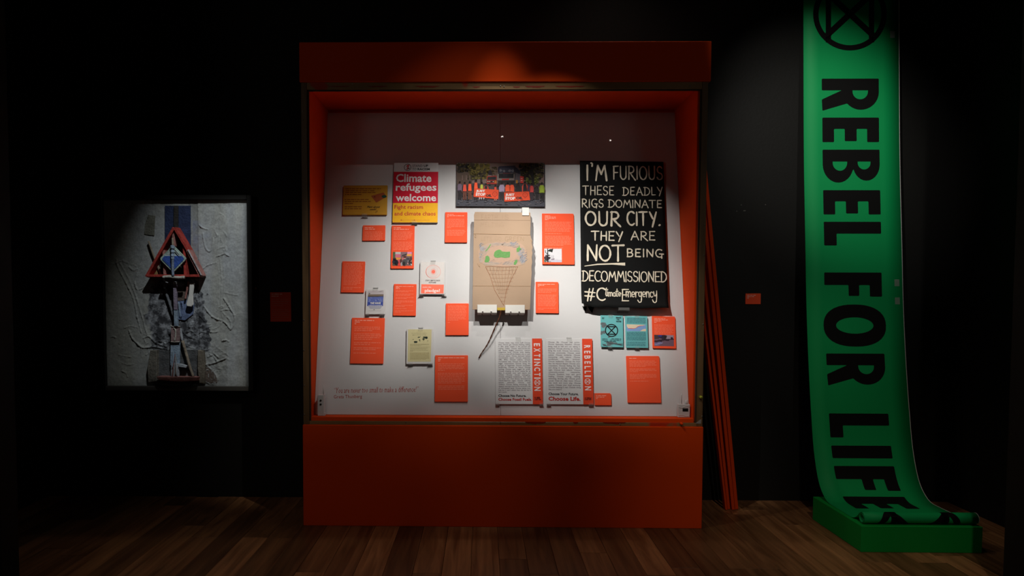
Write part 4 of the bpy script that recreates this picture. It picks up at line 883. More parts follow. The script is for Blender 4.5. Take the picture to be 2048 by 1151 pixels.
pr.stroke([C_(615, 830), C_(680, 960), C_(740, 1150), C_(862, 1355)], .0018, BR); pr.stroke([C_(1055, 830), C_(985, 960), C_(900, 1150), C_(862, 1355)], .0018, BR); pr.stroke([C_(615, 832), C_(700, 828), C_(830, 836), C_(1055, 832)], .0014, BR)
for i in range(9):
    y_ = 880 + i * 52; t = (y_ - 830) / 525; xa = 615 + 247 * t; xb = 1055 - 193 * t; pr.stroke([C_(xa, y_), C_((xa + xb) / 2, y_ + 5), C_(xb, y_ - 3)], .0009, (146, 98, 66))
for i in range(1, 8):
    t0 = i / 8; x_ = 615 + 440 * t0; ex = 862 + (x_ - 862) * .30; pr.stroke([C_(x_, 834), C_((x_ + ex) / 2, 1010), C_(ex, 1190)], .0009, (146, 98, 66))
for i in range(10): q = 640 + i * 42 + rnd.uniform(-8, 8); pr.stroke([C_(q, 840), C_(q + rnd.uniform(-8, 8), 840 + rnd.uniform(30, 110))], .0012, (120, 92, 80))
d = pr.build('crayon_drawing', cb); d['label'] = 'crayon drawing with faint pencil capitals'
# brackets holding it
def bracket(px0, py0, px1, py1, label):
    g = PF(Q(px0, py0, px1, py0, px1, py1, px0, py1), OFF + .006); w_, h_ = g.w / 2, g.h / 2
    e = empty('white_bracket', mw=g.M); tag(e, label, 'bracket', 'white brackets under the cardboard placard')
    bm_obj('front_plate', prism_bm([(-w_, -h_), (w_, -h_), (w_, h_), (-w_, h_)], OFF + .002, OFF + .006, bev=.0008), WHITEP, e)
    bm_obj('shelf_plate', box_bm((-w_, -h_ - .0005, .001), (w_, -h_ + .004, OFF + .003), .0005), WHITEP, e)
    for sx in (-.45, .42):
        x_ = sx * w_; y_ = -h_ * .62; bm_obj('knob', tube_bm([(x_, y_, OFF + .0055), (x_, y_, OFF + .012), (x_, y_, OFF + .0135)], [.0048, .0048, .0036], 12), WHITEPL, e)
        bm_obj('bolt', tube_bm([(x_ - .004, -h_, OFF * .6), (x_ - .004, -h_ - .012, OFF * .6)], .003, 8), METAL, e, True)
bracket(954.7, 608.7, 993.8, 625, 'left white metal bracket holding the foot of the cardboard placard')
bracket(1010.5, 609.3, 1049.6, 625.4, 'right white metal bracket holding the foot of the cardboard placard')
g = PF(Q(1044.2, 414.6, 1058, 414.6, 1058, 430.4, 1044.2, 430.4), OFF + .004); w_, h_ = g.w / 2, g.h / 2
e = empty('white_bracket', mw=g.M); tag(e, 'small white metal clip over the top right corner of the cardboard placard', 'bracket', 'white brackets under the cardboard placard'); del e['group']
bm_obj('front_plate', prism_bm([(-w_, -h_), (w_, -h_), (w_, h_), (-w_, h_)], OFF + .0015, OFF + .0045, bev=.0006), WHITEP, e)
bm_obj('top_plate', box_bm((-w_, h_ - .004, .001), (w_, h_, OFF + .002), .0005), WHITEP, e)
# the stick
f2 = PF(quad, .03); pts = []
PX = [(1001.4, 620.5, .075), (1001, 626, .070), (998.9, 634, .064), (995, 643, .056), (991, 652, .048), (986, 664, .040), (981.3, 675, .033), (977, 684, .027), (973.2, 691, .022), (967, 700, .016), (962, 707.5, .010), (957.4, 715.5, .007)]
for px, py, o_ in PX: p = on_plane(px, py, PB + PN * o_, PN); pts.append(p)
pts = smooth_pts(pts, 3); n_ = len(pts)
st = bm_obj('wooden_stick', tube_bm(pts, [(.0052 + .0012 * math.sin(i * 1.9) * (i > 5)) * (1 - .35 * i / n_) for i in range(n_)], 9, jit=.18), BARK, None, True)
tag(st, 'thin dark brown branch hanging below the cardboard placard', 'stick')

# ---- acrylic clips
def clip(px, py, label, up=False, wpx=12, dz=.022, hh=.030):
    """J-hook: foot under (or over) the sheet with a front lip"""
    g = PF(Q(px - wpx / 2, py - 5, px + wpx / 2, py - 5, px + wpx / 2, py + 5, px - wpx / 2, py + 5), dz)
    w_ = g.w / 2; s = -1 if up else 1; t = .0028
    prof = [(-.012 * s, 0), (-.012 * s, t), (-.001 * s, t)] # (y, z)
    prof = [(-.016 * s, .0005), (-.016 * s, t), (-t * s, t), (-t * s, dz - .001), (hh * .42 * s, dz - .001), (hh * .42 * s, dz + t - .001), (-t * 2.1 * s, dz + t - .001), (-t * 2.1 * s, .0005)]
    bm = bmesh.new(); a = [bm.verts.new((-w_, y, z)) for y, z in prof]; b = [bm.verts.new((w_, y, z)) for y, z in prof]; n = len(prof)
    bm.faces.new(a); bm.faces.new(b[::-1])
    for i in range(n): bm.faces.new((a[i], b[i], b[(i + 1) % n], a[(i + 1) % n]))
    bmesh.ops.recalc_face_normals(bm, faces=bm.faces[:])
    o = bm_obj('acrylic_clip', bm, ACRYL); o.matrix_world = g.M; tag(o, label, 'clip', 'clear acrylic clips')
clip(729, 430.5, 'clear acrylic clip under the yellow printed card', wpx=11)
clip(828.5, 445, 'clear acrylic clip under the Climate refugees placard', wpx=11)
clip(842.2, 589, 'clear acrylic clip under the left corner of the pledge flyer', wpx=9)
clip(888.2, 589, 'clear acrylic clip under the right corner of the pledge flyer', wpx=9)
clip(866, 523.5, 'clear acrylic clip over the top of the pledge flyer', True, 10)
clip(733.5, 629, 'clear acrylic clip under the left corner of the blue flyer', wpx=8)
clip(763.5, 629, 'clear acrylic clip under the right corner of the blue flyer', wpx=9)
clip(750.5, 577.5, 'clear acrylic clip over the top of the blue flyer', True, 10)
clip(821, 728, 'clear acrylic clip under the left corner of the cream flyer', wpx=9)
clip(860.5, 728, 'clear acrylic clip under the right corner of the cream flyer', wpx=9)
clip(841, 657.5, 'clear acrylic clip over the top of the cream flyer', True, 9)
clip(1036.5, 678, 'clear acrylic clip over the top of the EXTINCTION sheet', True, 10, .016)
clip(1138.5, 678, 'clear acrylic clip over the top of the REBELLION sheet', True, 10, .016)
clip(995, 808.6, 'clear acrylic clip under the left corner of the EXTINCTION sheet', wpx=8, dz=.016)
clip(1083, 809, 'clear acrylic clip under the right corner of the EXTINCTION sheet', wpx=8, dz=.016)
clip(1097.5, 809, 'clear acrylic clip under the left corner of the REBELLION sheet', wpx=8, dz=.016)
clip(1182.5, 809.4, 'clear acrylic clip under the right corner of the REBELLION sheet', wpx=9, dz=.016)
clip(1221, 631, 'clear acrylic clip over the top of the hourglass flyer', True, 8, .018)
clip(1274, 632, 'clear acrylic clip over the top of the coastal map flyer', True, 8, .018)
clip(1220.5, 694.6, 'clear acrylic clip under the hourglass flyer', wpx=8, dz=.018)
clip(1274.5, 695.6, 'clear acrylic clip under the coastal map flyer', wpx=8, dz=.018)
clip(1248, 618.4, 'wide clear acrylic clip under the black hand-painted placard', wpx=22, dz=.052)

# ---- data loggers on the ledge
lz = .6813 - .002
def at(px, py, Y): return on_plane(px, py, Vector((0, Y, 0)), Vector((0, 1, 0)))
Y = DC + .075
a = at(1356, 833, Y); b = at(1380.5, 806, Y); w_ = b.x - a.x; h_ = .084
e = empty('data_logger', ((a.x + b.x) / 2, Y + .014, lz)); tag(e, 'white data logger with a dark screen facing out, at the lower right', 'data logger')
bm_obj('housing', box_bm((-w_ / 2, -.014, .0005), (w_ / 2, .014, h_), .006, 3), WHITEPL, e)
for zz, am, tt in ((h_ * .80, .005, .0016), (h_ * .16, .004, .0016)):
    bm_obj('ridge', tube_bm([(-w_ / 2 + .004 + (w_ - .008) * i / 12, -.0145, zz + am * math.sin(2 * PI * i / 12 + (PI if zz > .04 else 0))) for i in range(13)], tt, 6), WHITEPL, e, True)
o = box('screen', (-w_ * .13, -.0155, h_ * .46), (w_ * .34, -.0135, h_ * .70), DARKPL, e, .0008)
bm_obj('antenna', tube_bm([(-w_ * .17, 0, h_ - .002), (-w_ * .17, 0, h_ + .05), (-w_ * .15, 0, h_ + .066)], [.0032, .0026, .0032], 8), WHITEPL, e, True)
bm_obj('sensor', tube_bm([(w_ * .22, 0, h_ - .003), (w_ * .22, 0, h_ + .010), (w_ * .22, 0, h_ + .022), (w_ * .22, 0, h_ + .026)], [.010, .010, .007, .003], 12), WHITEPL, e, True)
a = at(635.5, 829, Y - .01); b = at(648, 785, Y - .01); w_ = b.x - a.x; h_ = .134
e = empty('data_logger', ((a.x + b.x) / 2, Y + .009, lz)); tag(e, 'white data logger turned edge-on with two dark knobs, at the lower left', 'data logger')
bm_obj('housing', box_bm((-w_ / 2, -.024, .001), (w_ / 2, .018, h_), .005, 3), WHITEPL, e)
for zz, mm in ((h_ * .74, METAL), (h_ * .56, DARKPL)):
    bm_obj('knob', tube_bm([(0, -.023, zz), (0, -.027, zz), (0, -.0285, zz)], [.0062, .0062, .0045], 12), DARKPL, e, True)
bm_obj('antenna', tube_bm([(w_ * .36, -.01, h_ - .002), (w_ * .38, -.01, h_ + .06)], .003, 8), WHITEPL, e, True)
bm_obj('foot', box_bm((w_ * .3, -.02, .001), (w_ * .62, .01, .02), .002), WHITEPL, e)

# ------------------------------------------------------------------ framing spotlight of the relief artwork (above the frame of view)
def framing_spotlight(loc, corners, label, d=.16):
    # a lamp housing whose four shutter blades cut the beam to the corners given on the wall
    L0 = Vector(loc); c = sum((Vector(q) for q in corners), Vector()) / len(corners); ax = (c - L0).normalized()
    rt = ax.cross(Vector((0, 0, 1))).normalized(); up = rt.cross(ax)
    pr_ = [((Vector(q) - L0) * (d / (Vector(q) - L0).dot(ax))) for q in corners]
    P2 = [Vector((p.dot(rt), p.dot(up))) for p in pr_]                      # TL TR BR BL seen from behind the lamp
    e = empty('framing_spotlight', L0); M_ = Matrix((rt, up, ax)).transposed().to_4x4(); M_.translation = L0; e.matrix_world = M_
    tag(e, label, 'spotlight'); R3 = .13
    for i in range(4):
        a, b = P2[i], P2[(i + 1) % 4]; t = (b - a).normalized(); n_ = Vector((t.y, -t.x))
        if n_.dot((a + b) / 2 - sum(P2, Vector((0, 0))) / 4) < 0: n_ = -n_
        q = [a - t * .15, b + t * .15, b + t * .15 + n_ * R3, a - t * .15 + n_ * R3]
        bm_obj('shutter_blade', prism_bm([tuple(v) for v in q], d + i * .0015, d + i * .0015 + .001), DARKPL, e)
    bm = bmesh.new(); n = 20
    ra = [[bm.verts.new((r_ * math.cos(2 * PI * k / n), r_ * math.sin(2 * PI * k / n), z_)) for k in range(n)] for r_, z_ in ((.06, -.10), (.10, -.04), (.15, d + .008))]
    for i in range(2):
        for k in range(n): bm.faces.new((ra[i][k], ra[i][(k + 1) % n], ra[i + 1][(k + 1) % n], ra[i + 1][k]))
    bm.faces.new(ra[0][::-1]); bm_obj('housing', bm, DARKPL, e, True)
ay_ = DW - .05
cT = [at(200, 399, ay_), at(494, 399, ay_), at(494, 778, ay_), at(200, 778, ay_)]
framing_spotlight(ART_LAMP, cT, 'black framing spotlight under the ceiling, aimed at the framed relief')

# ------------------------------------------------------------------ labels and hook on the back wall
def wall_label(quad, label, heads, paras, pitch):
    f = Frame(quad, Vector((0, DW, 0)), Vector((0, -1, 0)), .006); w, h = f.w / 2, f.h / 2
    o = bm_obj('wall_label', prism_bm([(-w, -h), (w, -h), (w, h), (-w, h)], 0, .006, bev=.0006), LABEL); o.matrix_world = f.M; tag(o, label, 'label', 'orange labels on the back wall')
    pr = Print(.0065); s = f.w / (quad[1][0] - quad[0][0]); y = h - 3 * s; hh = pitch * s * .42; x0 = -w + 3 * s
    for k in heads: pr.dashes(x0, x0 + (2 * w - 6 * s) * k, y - hh, hh * 1.1, (255, 186, 170)); y -= pitch * s
    y -= pitch * s * .7
    for n, last in paras: y = pr.para(x0, w - 3 * s, y, n, pitch * s, hh * .8, (236, 120, 98), last) - pitch * s
    pr.build('paragraph_text', o)['kind'] = 'stuff'
wall_label(Q(540.3, 584, 582, 584, 582, 642.5, 540.8, 642.8), 'portrait orange label on the black wall, right of the framed relief', [.6, .4], [(4, .6), (6, .7)], 4)
wall_label(Q(1491, 586.5, 1521.5, 586.5, 1521.5, 607.8, 1491, 607.8), 'small landscape orange label on the black wall between case and green banner', [.7, .55, .15], [], 2.8)
p = on_plane(512, 576, Vector((0, DW, 0)), Vector((0, 1, 0)))
o = bm_obj('wall_hook', tube_bm([(p.x, DW, p.z), (p.x, DW - .012, p.z), (p.x, DW - .016, p.z)], [.006, .0085, .005], 12), WHITEPL, None, True); tag(o, 'tiny white screw cover on the black wall beside the framed relief', 'hook')

# ------------------------------------------------------------------ planks leaning at the right of the case
for i, (xf, zt, yy, th, wd, lab) in enumerate(((1.652, 2.02, 4.585, .014, .045, 'orange trim board leaning beside the case, nearest to it'), (1.674, 2.20, 4.600, .018, .050, 'orange trim board leaning beside the case, second from it'), (1.700, 2.34, 4.590, .020, .060, 'orange trim board leaning beside the case, third from it'), (1.726, 2.46, 4.600, .022, .055, 'orange trim board leaning beside the case, furthest from it'))):
    xt = CXR + .012 + i * .024; L = math.hypot(xf - xt, zt)
    o = bm_obj('trim_board', box_bm((-th / 2, 0, .0), (th / 2, wd, L), .001), ORANGE); o.location = (xf, yy - .005, .002 + (th / 2) * abs(xf - xt) / L); o.rotation_euler = (0, -math.atan2(xf - xt, zt), 0)
    tag(o, lab, 'board', 'orange trim boards leaning at the case side')

# ------------------------------------------------------------------ green banner and plinth
o = box('green_plinth', (2.145, 3.8425, 0.0), (2.822, 4.4093, .1486), GREENW, None, .002)
tag(o, 'low green plinth on the floor under the green banner', 'plinth')
bxl, bxr = 2.17, 2.81; BWID = bxr - bxl
prof = [(4.768, 3.95), (4.764, 3.75), (4.757, 3.44), (4.732, 2.95), (4.697, 2.36), (4.645, 1.75), (4.615, 1.40), (4.577, 1.083), (4.543, .85), (4.512, .67), (4.475, .477), (4.430, .333), (4.385, .243), (4.330, .186), (4.27, .156), (4.19, .1515), (4.08, .1510), (3.99, .1525), (3.945, .172), (3.918, .199)]
pp = [Vector((a, b)) for a, b in prof]; pf = smooth_pts(pp, 8)
rc = Vector((3.888, .183)); r = .0325; a0 = 60
for i in range(1, 70):
    a = math.radians(60 + i * 12); rr = r - .000085 * i * 2; pf.append(Vector((rc.x + math.cos(a) * rr, rc.y + .0 + math.sin(a) * rr)))
cum = [0]
for i in range(1, len(pf)): cum.append(cum[-1] + (pf[i] - pf[i - 1]).length)
STOT = cum[-1]
import bisect
def prof_at(s):
    s = min(max(s, 0), STOT - 1e-6); i = bisect.bisect_right(cum, s) - 1; i = min(i, len(pf) - 2); t = (s - cum[i]) / (cum[i + 1] - cum[i])
    p = pf[i].lerp(pf[i + 1], t); d = (pf[i + 1] - pf[i]).normalized(); n = Vector((-d.y, d.x))
    # normal facing the viewer / up: for a path going down (0,-1) it must be (-1,0)
    n = Vector((d.y, -d.x)) if Vector((d.y, -d.x)).dot(Vector((-1, 0))) > 0 and i < 100 else Vector((d.y, -d.x))
    return p, n
def bpos(b, s, lift=0):
    p, n = prof_at(s); p = p + n * lift; return Vector((bxl + b, p.x, p.y))
def yproj(P_):
    d = P_ - Vector((0, 0, CAMH)); dep = d.dot(FWD); u = F * d.dot(X1) / dep; w = -F * d.dot(UPV) / dep; return PPY + u * sr + w * cr
_ys = [(yproj(bpos(.32, s_)), s_) for s_ in [STOT * i / 3000 for i in range(3000)]]
def s_of_y(y):
    for yy, s_ in _ys:
        if yy >= y: return s_
    return _ys[-1][1]
ban = empty('green_banner', (bxl + .32, 4.2, .1486)); tag(ban, 'long green vinyl banner hanging to a plinth, lettered REBEL FOR LIFE', 'banner')
bi = Matrix.Translation(-ban.location)
ss = cum; V = []; Fs = []; NB = 6
for s_ in ss:
    for k in range(NB + 1): V.append(bi @ bpos(BWID * k / NB, s_ if s_ < STOT else STOT - 1e-5))
for i in range(len(ss) - 1):
    for k in range(NB): a = i * (NB + 1) + k; Fs.append((a, a + 1, a + NB + 2, a + NB + 1))
me = bpy.data.meshes.new('vinyl_sheet'); me.from_pydata(V, [], Fs); sh = link('vinyl_sheet', me, GREEN, ban)
for p_ in me.polygons: p_.use_smooth = True
bm = bmesh.new(); bm.from_mesh(me); bm.normal_update(); bm.faces.ensure_lookup_table()
flip = bm.faces[20].normal.y > 0
if flip: bmesh.ops.reverse_faces(bm, faces=bm.faces[:])
bm.to_mesh(me); bm.free()
md = sh.modifiers.new('s', 'SOLIDIFY'); md.thickness = .0012; md.offset = -1
# white edging along the right side
V = []; Fs = []
for s_ in ss:
    for b_, l_ in ((BWID - .0005, .0008), (BWID + .003, .0008), (BWID + .003, -.0016), (BWID - .0005, -.0016)): V.append(bi @ bpos(b_, min(s_, STOT - 1e-5), l_))
for i in range(len(ss) - 1):
    for k in range(4): a = i * 4; Fs.append((a + k, a + (k + 1) % 4, a + 4 + (k + 1) % 4, a + 4 + k))
me = bpy.data.meshes.new('edging'); me.from_pydata(V, [], Fs); o = link('edging', me, WHITEPL, ban); o['label'] = 'thin white edging'
bm = bmesh.new(); bm.from_mesh(me); bmesh.ops.recalc_face_normals(bm, faces=bm.faces[:]); bm.to_mesh(me); bm.free()
# letters: outlines (x along the reading direction 0..1, y = cap height 0..1)
def ar(cx, cy, rx, ry, a0, a1, n=14): return arc(cx, cy, rx, ry, a0, a1, n)
def hole(x0, y0, y1, rx): return [(x0, y0), (x0, y1)] + ar(x0 + .04, (y0 + y1) / 2, rx, (y1 - y0) / 2, 90, -90)
GL = {
 'R': ([[(0, 0), (0, 1), (.42, 1)] + ar(.42, .685, .55, .315, 88, -50) + [(1, .01), (.65, 0), (.364, .35), (.364, 0)]], [hole(.364, .54, .81, .24)]),
 'E': ([[(0, 0), (0, 1), (1, 1), (1, .79), (.46, .79), (.46, .605), (.96, .605), (.96, .395), (.46, .395), (.46, .205), (1, .205), (1, 0)]], []),
 'B': ([[(0, 0), (0, 1), (.45, 1)] + ar(.45, .765, .49, .235, 88, -72) + ar(.45, .27, .55, .27, 72, -90) + [(0, 0)][:0]], [hole(.36, .175, .43, .24), hole(.36, .615, .84, .20)]),
 'L': ([[(0, 0), (0, 1), (.5, 1), (.5, .22), (1, .22), (1, 0)]], []),
 'F': ([[(0, 0), (0, 1), (1, 1), (1, .79), (.52, .79), (.52, .605), (.97, .605), (.97, .42), (.52, .42), (.52, 0)]], []),
 'O': ([[(.5 + .5 * (abs(math.cos(a)) ** .86) * (1 if math.cos(a) > 0 else -1), .5 + .5 * (abs(math.sin(a)) ** .86) * (1 if math.sin(a) > 0 else -1)) for a in [2 * PI * i / 40 for i in range(40)]]],
        [[(.5 + .195 * math.cos(a) , .5 + .30 * math.sin(a)) for a in [2 * PI * i / 32 for i in range(32)]]]),
 'I': ([[(0, 0), (0, 1), (1, 1), (1, 0)]], []),
}
def round_poly(pts, r, sx, sy):
    """round the sharp corners of an outline given in real units"""
    P_ = [Vector((x * sx, y * sy)) for x, y in pts]; out = []; n = len(P_)
    for i in range(n):
        a, b, c = P_[i - 1], P_[i], P_[(i + 1) % n]; u = a - b; v = c - b
        if u.length < 1e-6 or v.length < 1e-6: continue
        if u.angle(v) > math.radians(150) or min(u.length, v.length) < r * 1.2: out.append(b); continue
        for t in (0, .5, 1):
            p0 = b + u.normalized() * r; p1 = b + v.normalized() * r
            out.append(p0 * (1 - t) ** 2 + b * 2 * t * (1 - t) + p1 * t * t)
    return out
def fill2d(outs, holes):
    c = bpy.data.curves.new('g', 'CURVE'); c.dimensions = '2D'; c.fill_mode = 'FRONT'
    for pl in outs + holes:
        sp = c.splines.new('POLY'); sp.points.add(len(pl) - 1)
        for q, p in zip(sp.points, pl): q.co = (p[0], p[1], 0, 1)
        sp.use_cyclic_u = True
    o = bpy.data.objects.new('g', c); me = bpy.data.meshes.new_from_object(o); bpy.data.objects.remove(o); return me
def lay_on_banner(me, name, lift=.0007, label=None):
    """me lies in (s, b); slice it along s, then lay it on the curved sheet"""
    bm = bmesh.new(); bm.from_mesh(me); s0 = min(v.co.x for v in bm.verts); s1 = max(v.co.x for v in bm.verts)
    s = s0
    while s < s1:
        p, _ = prof_at(s); step = .10 if p.y > 1.3 else (.03 if p.y > .4 else .006)
        s += step
        bmesh.ops.bisect_plane(bm, geom=bm.verts[:] + bm.edges[:] + bm.faces[:], plane_co=(s, 0, 0), plane_no=(1, 0, 0))
    for v in bm.verts: v.co = bi @ bpos(v.co.y, v.co.x, lift)
    bm.normal_update()
    for f_ in bm.faces:
        pass
    m2 = bpy.data.meshes.new(name); bm.to_mesh(m2); bm.free(); o = link(name, m2, INK, ban)
    if label: o['label'] = label
    return o
CAP0, CAP1 = .195 * BWID, .787 * BWID
for ch, ya, yb, c0, c1 in (('R', 157, 221, .19, .787), ('E', 235, 284, .195, .787), ('B', 299, 364.5, .195, .79), ('E', 380, 428.5, .195, .79), ('L', 443, 490.5, .195, .79), ('F', 544.5, 592.5, .19, .785), ('O', 608, 692.5, .17, .815), ('R', 706.5, 770, .185, .785), ('L', 826, 874, .18, .785), ('I', 890.5, 915.5, .18, .785), ('F', 931, 980.5, .18, .785), ('E', 992.5, 1016.5, .18, .785)):
    sa, sb = s_of_y(ya), s_of_y(yb); Ws, Hs = sb - sa, (c1 - c0) * BWID; outs, holes = GL[ch]
    O_ = [[(sa + p.x, c0 * BWID + p.y) for p in round_poly(q, .006 if ch != 'O' else .001, Ws, Hs)] for q in outs]
    H_ = [[(sa + p.x, c0 * BWID + p.y) for p in round_poly(q, .001, Ws, Hs)] for q in holes]
    lay_on_banner(fill2d(O_, H_), 'letter', .0007, 'black capital letter ' + ch)
def logo(sc, name='circled_hourglass'):
    pr = Print(0); Rr = .247; pr.ring(0, 0, Rr, .036, (10, 10, 10), 64)
    h = .62; b = .58
    for q in (((-b, h), (b, -h)), ((b, h), (-b, -h))): pr.stroke([(p[0] * Rr, p[1] * Rr) for p in q], .040, (10, 10, 10))
    for y_ in (-1, 1): pr.stroke([(-.78 * Rr, y_ * .585 * Rr), (.78 * Rr, y_ * .585 * Rr)], .036, (10, 10, 10))
    V = [(sc + v[0], .487 * BWID + v[1]) for v in pr.v]
    me = bpy.data.meshes.new('l'); me.from_pydata([(x_, y_, 0) for x_, y_ in V], [], pr.f); return lay_on_banner(me, name, .0007, 'black circled hourglass symbol')
logo(s_of_y(28))
sE = s_of_y(1016.5)
logo(sE + .205 + .247)
for px, py in ((1788.5, 69), (1792, 564.5), (1792.3, 601)):
    s_ = s_of_y(py); b_ = .935 * BWID if py < 100 else .945 * BWID; me = bpy.data.meshes.new('t'); me.from_pydata([(s_ - .023, b_ - .018, 0), (s_ + .023, b_ - .018, 0), (s_ + .023, b_ + .014, 0), (s_ - .023, b_ + .014, 0)], [], [(0, 1, 2, 3)])
    o = lay_on_banner(me, 'tape_patch', .0012, 'small translucent tape patch'); o.data.materials.clear(); o.data.materials.append(TAPEC)
box('hanging_rail', Vector((bxl - .01, 4.755, 3.94)) - ban.location, Vector((bxr + .01, DW, 3.97)) - ban.location, DARKPL, ban, .001)

# ------------------------------------------------------------------ framed relief artwork on the left
AY = DW - .045        # face of its ground
AP = Vector((0, AY, 0)); AN = Vector((0, -1, 0))
A = lambda px, py, d=0.0: at(px, py, AY - d)
a0 = A(215, 770); a1 = A(496, 400)
art = empty('framed_relief_artwork', ((a0.x + a1.x) / 2, AY, a0.z)); tag(art, 'grey framed relief artwork with a red triangle and a blue diamond', 'artwork')
ai = Matrix.Translation(-art.location)
def ap(o): o.parent = art; o.matrix_parent_inverse = ai; return o
GXN, GYN = 220, 290
ridges = []   # (points px, width m, height m)
Z1 = lambda x, y: (200 + x / 2.74, 380 + y / 2.74)
for pts, wd, hg in (
    ([(545, 190), (560, 205), (590, 215)], .010, .012), ([(565, 235), (572, 290), (585, 325), (605, 335), (618, 300), (622, 262)], .010, .012),
    ([(640, 362), (665, 355), (688, 340), (690, 308)], .010, .010), ([(552, 442), (590, 412), (635, 398)], .006, .010),
    ([(680, 590), (712, 640), (738, 690), (735, 735), (718, 762), (698, 735), (678, 718)], .010, .013), ([(575, 640), (605, 680), (630, 700), (662, 712)], .009, .012),
    ([(670, 825), (690, 820), (708, 828)], .010, .012), ([(590, 770), (620, 778), (648, 774)], .008, .010), ([(190, 500), (205, 545), (245, 532), (290, 515)], .007, .010),
    ([(235, 370), (215, 420), (190, 500)], .007, .007), ([(160, 768), (178, 810), (205, 838), (240, 862), (300, 858), (372, 872)], .012, .014), ([(240, 810), (270, 800), (300, 830), (345, 852)], .012, .012),
    ([(622, 890), (640, 905), (652, 918)], .010, .012), ([(566, 955), (620, 948), (692, 920)], .010, .013), ([(590, 960), (628, 1000), (644, 1040), (610, 1060), (572, 1040)], .009, .012),
    ([(524, 660), (552, 690), (575, 716)], .009, .009), ([(92, 380), (98, 420), (150, 520), (185, 600), (205, 700), (228, 780)], .008, .011), ([(110, 400), (160, 490), (200, 590), (215, 640), (262, 800)], .008, .009),
    ([(660, 380), (668, 500), (664, 620), (672, 700)], .006, .006), ([(648, 400), (655, 520), (648, 640)], .005, .004), ([(678, 420), (682, 520), (676, 590)], .005, .005),
    ([(500, 60), (498, 200), (500, 330)], .006, .004), ([(470, 780), (500, 770), (530, 790), (560, 770)], .009, .010), ([(440, 760), (480, 800), (520, 812)], .009, .009), ([(520, 560), (540, 640), (530, 700)], .008, .007),
    ([(160, 420), (185, 440), (205, 430)], .012, .010), ([(690, 560), (720, 620), (745, 690)], .005, .004)):
    wd *= .62; hg *= .85; q = [A(*Z1(*p)) for p in pts]; q = smooth_pts([(p.x, p.z) for p in q], 5); ridges.append((q, wd, hg))
rr_ = random.Random(11)
for (cx0, cy0, rx_, ry_, n_r) in ((432, 735, 22, 32, 16), (318, 682, 30, 16, 16), (385, 672, 34, 26, 18), (430, 470, 26, 42, 9), (250, 520, 18, 14, 5), (450, 620, 16, 40, 6), (300, 700, 20, 14, 6), (250, 700, 24, 50, 6)):
    for _k in range(n_r):
        px_ = cx0 + rr_.uniform(-rx_, rx_); py_ = cy0 + rr_.uniform(-ry_, ry_); an = rr_.uniform(0, PI); ln = rr_.uniform(4, 13); bend = rr_.uniform(-4, 4)
        q = [A(px_ - math.cos(an) * ln, py_ - math.sin(an) * ln), A(px_ + math.sin(an) * bend, py_ - math.cos(an) * bend), A(px_ + math.cos(an) * ln, py_ + math.sin(an) * ln)]
        ridges.append((smooth_pts([(p.x, p.z) for p in q], 4), rr_.uniform(.003, .006), rr_.uniform(.004, .009)))
def seg_d(p, a, b):
    ab = b - a; t = max(0, min(1, (p - a).dot(ab) / max(1e-9, ab.dot(ab)))); return (p - a - ab * t).length
cr_ = {}
ax0, ax1, az0, az1 = a0.x, a1.x, a0.z, a1.z
def inq(px, py, x0, y0, x1, y1): return x0 < px < x1 and y0 < py < y1
grid = [[0.0] * (GXN + 1) for _ in range(GYN + 1)]
for q, wd, hg in ridges:
    xs = [p[0] for p in q]; zs = [p[1] for p in q]
    i0 = max(0, int((min(xs) - .02 - ax0) / (ax1 - ax0) * GXN)); i1 = min(GXN, int((max(xs) + .02 - ax0) / (ax1 - ax0) * GXN) + 1)
    j0 = max(0, int((min(zs) - .02 - az0) / (az1 - az0) * GYN)); j1 = min(GYN, int((max(zs) + .02 - az0) / (az1 - az0) * GYN) + 1)
    for j in range(j0, j1 + 1):
        for i in range(i0, i1 + 1):
            p = Vector((ax0 + (ax1 - ax0) * i / GXN, az0 + (az1 - az0) * j / GYN))
            d = min(seg_d(p, q[k], q[k + 1]) for k in range(len(q) - 1)); d *= 1 + .9 * noise.noise(Vector((p.x * 75, p.y * 75, 0)))
            if d < wd * 1.8: grid[j][i] = max(grid[j][i], hg * (.55 + 1.0 * abs(noise.noise(Vector((p.x * 30, p.y * 30, 7))))) * math.exp(-(d / (wd * .55)) ** 2))
sxp = lambda i: 215 + 281 * i / GXN
V = []; Fs = []; CC = []; MK = []
